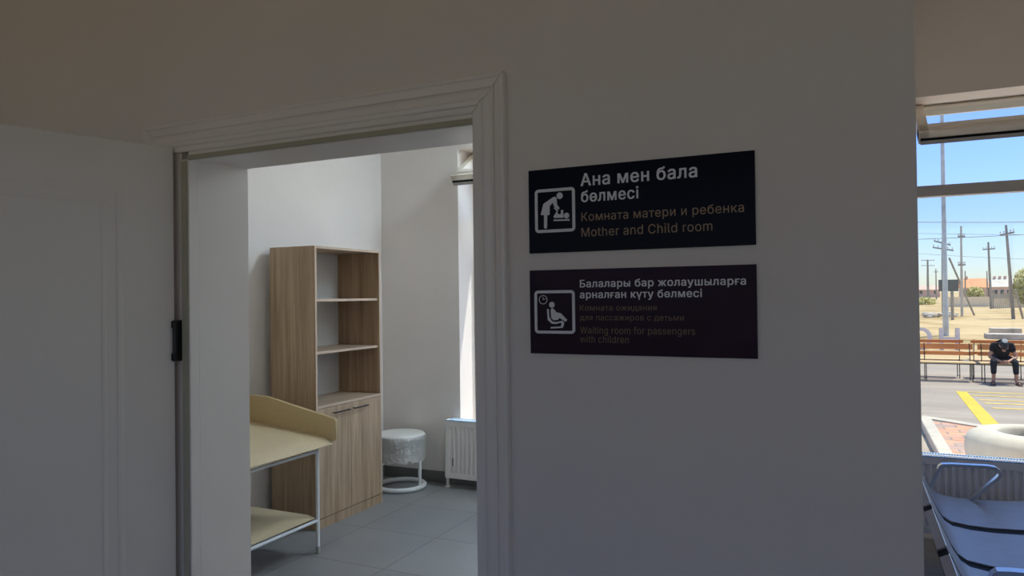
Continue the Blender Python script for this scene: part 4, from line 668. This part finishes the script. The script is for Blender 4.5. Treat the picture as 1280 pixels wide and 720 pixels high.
for v_, r3 in (((0, -.097, -.02), (.014, .02, .022)), ((-.076, .0, -.01), (.012, .022, .03)), ((.076, .0, -.01), (.012, .022, .03)), ((0, -.07, -.09), (.038, .03, .026)), ((0, -.088, -.058), (.026, .012, .008)), ((-.03, -.084, .02), (.016, .012, .010)), ((.03, -.084, .02), (.016, .012, .010))):
    b.ball(hc + hm @ Vector(v_), r3, 10, hm)
for sx in (-1, 1):                                 # clasped hands: four fingers and a thumb each
    base = Vector((sx * .035, -.375, .507))
    for k in range(4):
        p0 = base + Vector((-sx * .004, -.012 + .0 * k, .026 - .017 * k)); ln = (.030, .034, .031, .025)[k]
        b.tube([p0, p0 + Vector((-sx * ln * .9, -.022, -.004)), p0 + Vector((-sx * ln * 1.6, -.006, -.010)), p0 + Vector((-sx * ln * 1.7, .012, -.012))], [.0095, .009, .008, .0065], 8)
    p0 = base + Vector((sx * .006, .012, .030)); b.tube([p0, p0 + Vector((-sx * .022, -.018, .016)), p0 + Vector((-sx * .04, -.03, .012))], [.011, .010, .008], 8)
b.done('body', 'skin', pr_, 180)
def garment(name, m, vs, es, rs, root=0):
    q = B(); q.mesh(skin(vs, es, rs, root)); q.done(name, m, pr_, 180)
L3 = lambda a, c_, f: tuple(Vector(J[a]).lerp(Vector(J[c_]), f))
garment('t_shirt', 'tshirt', [J['pel'], J['sp1'], J['sp2'], J['chest'], (0, -.165, .872), J['sL'], L3('sL', 'eL', .62), J['sR'], L3('sR', 'eR', .62)], [(0, 1), (1, 2), (2, 3), (3, 4), (3, 5), (5, 6), (3, 7), (7, 8)], [.125, .14, .155, .15, .085, .092, .074, .092, .074], 2)
garment('trousers', 'trouser', [(0, .12, .58), J['hipL'], J['kL'], L3('kL', 'aL', .72), J['hipR'], J['kR'], L3('kR', 'aR', .72)], [(0, 1), (1, 2), (2, 3), (0, 4), (4, 5), (5, 6)], [.118, .09, .074, .055, .09, .074, .055])
b = B(); t_ = bmesh.new(); bmesh.ops.create_uvsphere(t_, u_segments=20, v_segments=12, radius=1)
bmesh.ops.delete(t_, geom=[v for v in t_.verts if v.co.z < -.02], context='VERTS')
for v in t_.verts: v.co = Vector((v.co.x * .084, v.co.y * .104, v.co.z * .095 + .028))
bmesh.ops.transform(t_, matrix=Matrix.Translation(hc) @ hm, verts=t_.verts); b.merge(t_)
cp = b.done('cap', 'cap', pr_, 180)
b = B(); pts = [(.075 * math.cos(a), -.075 - .085 * math.sin(a)) for a in [math.pi * k / 12 for k in range(13)]]
b.loft([[hc + hm @ Vector((x, y, .032 - .02 * (abs(x) / .08) ** 2)) for x, y in pts], [hc + hm @ Vector((x, y, .026 - .02 * (abs(x) / .08) ** 2)) for x, y in pts]]); b.done('brim', 'cap', cp, 60)
b = B(); b.ball(hc + hm @ Vector((.01, .02, .118)), (.06, .07, .014), 14, hm); b.done('crown_patch', 'cap_top', cp, 180)
for s_ in 'LR':
    a_, tt = Vector(J['f' + s_]), Vector(J['t' + s_]); d = (tt - a_).normalized(); d.z = 0
    b = B(); c0 = Vector((a_.x, a_.y, .009)) - d * .05
    out = []; n_ = Vector((d.y, -d.x, 0))
    for f_, wd in ((0, .026), (.06, .036), (.14, .036), (.2, .046), (.25, .042), (.275, .02)): out.append((f_, wd))
    poly_ = [c0 + d * f_ + n_ * w_ for f_, w_ in out] + [c0 + d * f_ - n_ * w_ for f_, w_ in out[::-1]]
    b.loft([[Vector((p.x, p.y, 0.001)) for p in poly_], [Vector((p.x, p.y, .02)) for p in poly_]])
    for f_ in (.11, .19): 
        m0 = c0 + d * f_; b.tube([m0 + n_ * .042 + Vector((0, 0, .01)), m0 + n_ * .03 + Vector((0, 0, .06)), m0 + Vector((0, 0, .072)), m0 - n_ * .03 + Vector((0, 0, .06)), m0 - n_ * .042 + Vector((0, 0, .01))], .010, 8)
    b.done('sandal', 'sandal', pr_, 40)

# ------------------------------------------------------------------ background
b = B(); b.tube([(3.70, 36.8, GZ - .1), (3.70, 36.8, .9)], .12, 14); b.tube([(3.70, 36.8, .9), (3.70, 36.8, 11.5)], [.105, .065], 14)
lp = thing('street_lamp', 'tall grey steel lamp pole nearest behind the benches', 'lamp post', (3.70, 36.8, GZ))
b.bm.transform(Matrix.Translation((-3.70, -36.8, -GZ))); b.done('pole', 'lamp_steel', lp, 40)
q = B(); q.tube([(0, 0, 12.0), (0, -.6, 12.5), (0, -1.6, 12.7)], .05, 10); q.done('arm', 'lamp_steel', lp)
q = B(); q.box(-.14, .14, -2.3, -1.5, 12.66, 12.80, .03); q.done('lamp_head', 'lamp_steel', lp, 30)
b = B(); b.box(-.2, .2, -.2, .2, 0, .03, .005); b.done('base_plate', 'lamp_steel', lp, 0)

def upole(label, x, y, top, lean, r, arms, m='pole_wood', brace=None):
    p = thing('utility_pole', label, 'utility pole', (x, y, GZ - .15)); h = top - GZ + .15
    B().tube([(0, 0, 0), (lean * .5, 0, h * .5), (lean, 0, h)], [r * 1.15, r, r * .75], 10).done('pole', m, p)
    for hz, wd, dz, off in arms:
        z = hz - GZ + .15; cx = lean * z / h + off
        a = B()
        a.loft([[(cx + sx, -r - .08, z - sx / wd * dz + k) for k in (-.06, .06)] + [(cx + sx, -r, z - sx / wd * dz + k) for k in (.06, -.06)] for sx in (-wd, wd)])
        c_ = a.done('crossarm', 'pole_wood', p, 0)
        for f_ in (-.9, -.45, .45, .9):
            q = B(); q.tube([(cx + f_ * wd, -r - .04, z - f_ * dz + .05), (cx + f_ * wd, -r - .04, z - f_ * dz + .14)], .02, 6); q.lathe([(.03, 0), (.05, .03), (.05, .09), (.03, .13)], (cx + f_ * wd, -r - .04, z - f_ * dz + .12), 8); q.done('insulator', 'plastic_white', c_, 30)
    if brace:
        B().tube([(brace[0], brace[1], 0), (brace[2], -.15, brace[3] - GZ + .15)], .075, 8).done('brace', 'pole_wood', p)
    return p
upole('pale slender pole with two short crossarms, right of the steel lamp pole', 7.97, 68, 6.75, .05, .09, [(5.9, .25, 0, 0), (3.62, .26, 0, .0)], 'pole_conc')
upole('straight wooden pole with one crossarm in front of the pale roofed house', 13.18, 90, 6.6, -.15, .115, [(5.85, .55, -.03, 0)])
upole('leaning wooden pole with crossarm beside the fence at the right', 10.58, 63, 6.3, -.35, .105, [(5.66, .45, -.09, 0)], brace=(.65, .3, .1, 1.6))
upole('distant double crossarm pole farthest left beside the wall edge', 15.70, 190, 8.6, .05, .23, [(8.45, 1.35, .03, 0), (7.25, 1.35, .03, 0)])
upole('thin distant pole between the double crossarm pole and the dark panel', 17.35, 190, 6.5, 0, .13, [(5.75, .42, 0, 0)])
upole('braced pole with two tilted crossarms close behind the steel lamp pole', 6.90, 70, 5.7, .02, .13, [(5.05, .75, .16, 0), (5.55, .6, .2, -.05)], brace=(2.35, 1.0, .45, 4.3))
upole('short bare post in front of the orange roofed house', 14.50, 120, 4.3, .05, .09, [])
upole('thin bare post beside the leaning pole', 18.08, 110, 4.6, .0, .08, [])
upole('thin bare post between the two houses', 15.72, 110, 4.0, 0, .08, [])

pn = thing('signboard', 'dark blank panel on a post behind the steel lamp pole', 'signboard', (6.24, 60, GZ - .1))
B().box(-.62, .61, -.06, 0, 2.13, 2.96, .01).done('panel', 'panel_dark', pn, 0)
B().tube([(.22, .07, 0), (.22, .07, 2.9)], .10, 10).done('post', 'pole_wood', pn)

for (za, zb, y, xa, tx) in ((6.59, 6.30, 60, 4, 'upper dark overhead wire above the pole tops'), (5.45, 5.64, 62, 4, 'lower dark overhead wire crossing behind the leaning pole'), (6.9, 6.5, 75, 4, 'faint overhead wire just above the lower dark wire'), (5.9, 5.2, 94, 6, 'faint sagging overhead wire below the others')):
    pts = []
    for k in range(-30, 50):
        f_ = k / 16; pts.append((xa + f_ * 16, y, za + (zb - za) * f_ * 2.0 * (.3 if k < 0 else 1) - .12 * abs(math.sin(math.pi * f_))))
    B().tube(pts, .022 if y < 70 else .016, 6).done('overhead_wire', 'pole_wood', None, 60, tx, 'wire', 'overhead wires')

# standing letters behind the benches
for ch, x0, x1, tx in (('О', 1.86, 2.58, 'round pale lavender standing letter beside the wall edge behind the bench'), ('Н', 2.80, 3.43, 'pale lavender standing letter with two upright strokes by the lamp pole')):
    o = text_line(None, 'letter', ch, x0, x1, GZ, .76, 'letter', True, 30.0, .1)
    tag(o, tx, 'letter', 'standing letters behind the benches')

# slabs and rubble
for (x0, x1, y, z1, tx) in ((5.2, 8.2, 36.5, .10, 'long grey concrete slab lying behind the seated person'), (6.1, 7.3, 41.5, .12, 'short grey concrete slab lying beyond the longer slab')):
    B().box(x0, x1, y, y + 1.0, GZ - .05, GZ + z1 + .12, .03).done('concrete_slab', 'rubble', None, 20, tx, 'slab', 'concrete slabs on the sand')
b = B()
for k in range(36):
    x = random.uniform(5.2, 7.4); b.ball((x, 66 + random.uniform(-1, 1), GZ + random.uniform(0, .25)), (random.uniform(.12, .3), .2, random.uniform(.08, .2)), 8)
b.done('rubble_heap', 'rubble', None, 30, 'low heap of grey rubble left of the steel lamp pole', 'rubble', kind='stuff')

# houses, walls, fence
def house(label, x, y, wd, dp, hw, hr, mw, mr, chim=0):
    h = thing('house', label, 'house', (x, y, GZ - .3))
    B().box(0, wd, 0, dp, 0, hw + .3).done('wall', mw, h, 0)
    b = B(); e = .4; z = hw + .3; b.prism([(-e, z), (dp + e, z), (dp / 2, z + hr)], 'x', -e, wd + e); b.done('roof', mr, h, 0)
    for i in range(3):
        cx = wd * (.2 + .3 * i); f_ = B().box(cx - .45, cx + .45, -.05, .02, 1.2, 2.4).done('window', 'plastic_white', h, 0)
        B().box(cx - .38, cx + .38, -.07, -.03, 1.27, 2.33).done('pane', 'glass_dark', f_, 0)
    for i in range(chim): B().box(wd * (.2 + .25 * i), wd * (.2 + .25 * i) + .5, dp / 2 - .2, dp / 2 + .3, z + hr * .6, z + hr + .55).done('chimney', 'brick_wall', h, 0)
    return h
house('house with a bright orange roof', 23.6, 200, 5.0, 6, 2.6, 2.2, 'brick_wall', 'roof_orange', 1)
house('pink walled house with a pale grey roof and small chimneys', 29.4, 200, 4.2, 6, 2.7, 2.0, 'brick_wall', 'roof_white', 3)
house('low distant pink house at the left window edge', 17.6, 250, 6.2, 6, 2.3, 1.2, 'brick_wall', 'brick_wall')
b = B(); b.box(11.2, 15.7, 108, 108.25, GZ - .2, .62); b.box(11.1, 15.8, 107.95, 108.3, .62, .72); b.done('garden_wall', 'cream_wall', None, 0, 'low cream wall in front of the orange roofed house', 'wall')
b = B(); fr = thing('fence', 'grey slatted fence below the pale roofed house', 'fence', (14.6, 99, GZ - .2))
for k in range(60): b.box(k * .13, k * .13 + .10, 0, .04, 0, 1.9 + .15 * math.sin(k * 1.7))
b.done('slat_panel', 'fence', fr, 0)
for k in range(4): B().box(k * 2.5, k * 2.5 + .15, .04, .2, 0, 2.2).done('post', 'pole_wood', fr, 0)

def tree(name, label, x, y, base, rx, rz, n, cat, ls=.3):
    t_ = thing(name, label, cat, (x, y, GZ - .1))
    B().tube([(0, 0, 0), (.1, 0, base + rz * .6), (0, .1, base + rz * 1.5)], [.14, .10, .04], 8).done('trunk', 'bark', t_)
    b = B(); rg = random.Random(n)
    for k in range(n):
        while True:
            p = Vector((rg.uniform(-1, 1), rg.uniform(-1, 1), rg.uniform(-1, 1)))
            if p.length < 1: break
        p = Vector((p.x * rx, p.y * rx, base + rz + p.z * rz)); a = Vector((rg.uniform(-1, 1), rg.uniform(-1, 1), rg.uniform(-1, 1))).normalized(); c_ = a.orthogonal().normalized()
        b.faces([p - a * ls, p + c_ * ls * .5, p + a * ls, p - c_ * ls * .5], [(0, 1, 2, 3)])
    b.done('foliage', 'leaf', t_, 0); return t_
tree('tree', 'yellow green tree at the right edge behind the fence', 17.6, 97, .3, 1.35, 2.2, 1300, 'tree', .22)
tree('bush', 'yellow green bush in front of the orange roofed house', 19.7, 150, .1, 1.3, 1.35, 900, 'bush', .28)
tree('bush', 'low pale green bush at the left under the distant pink house', 9.0, 115, -.1, 1.5, .7, 700, 'bush', .25)
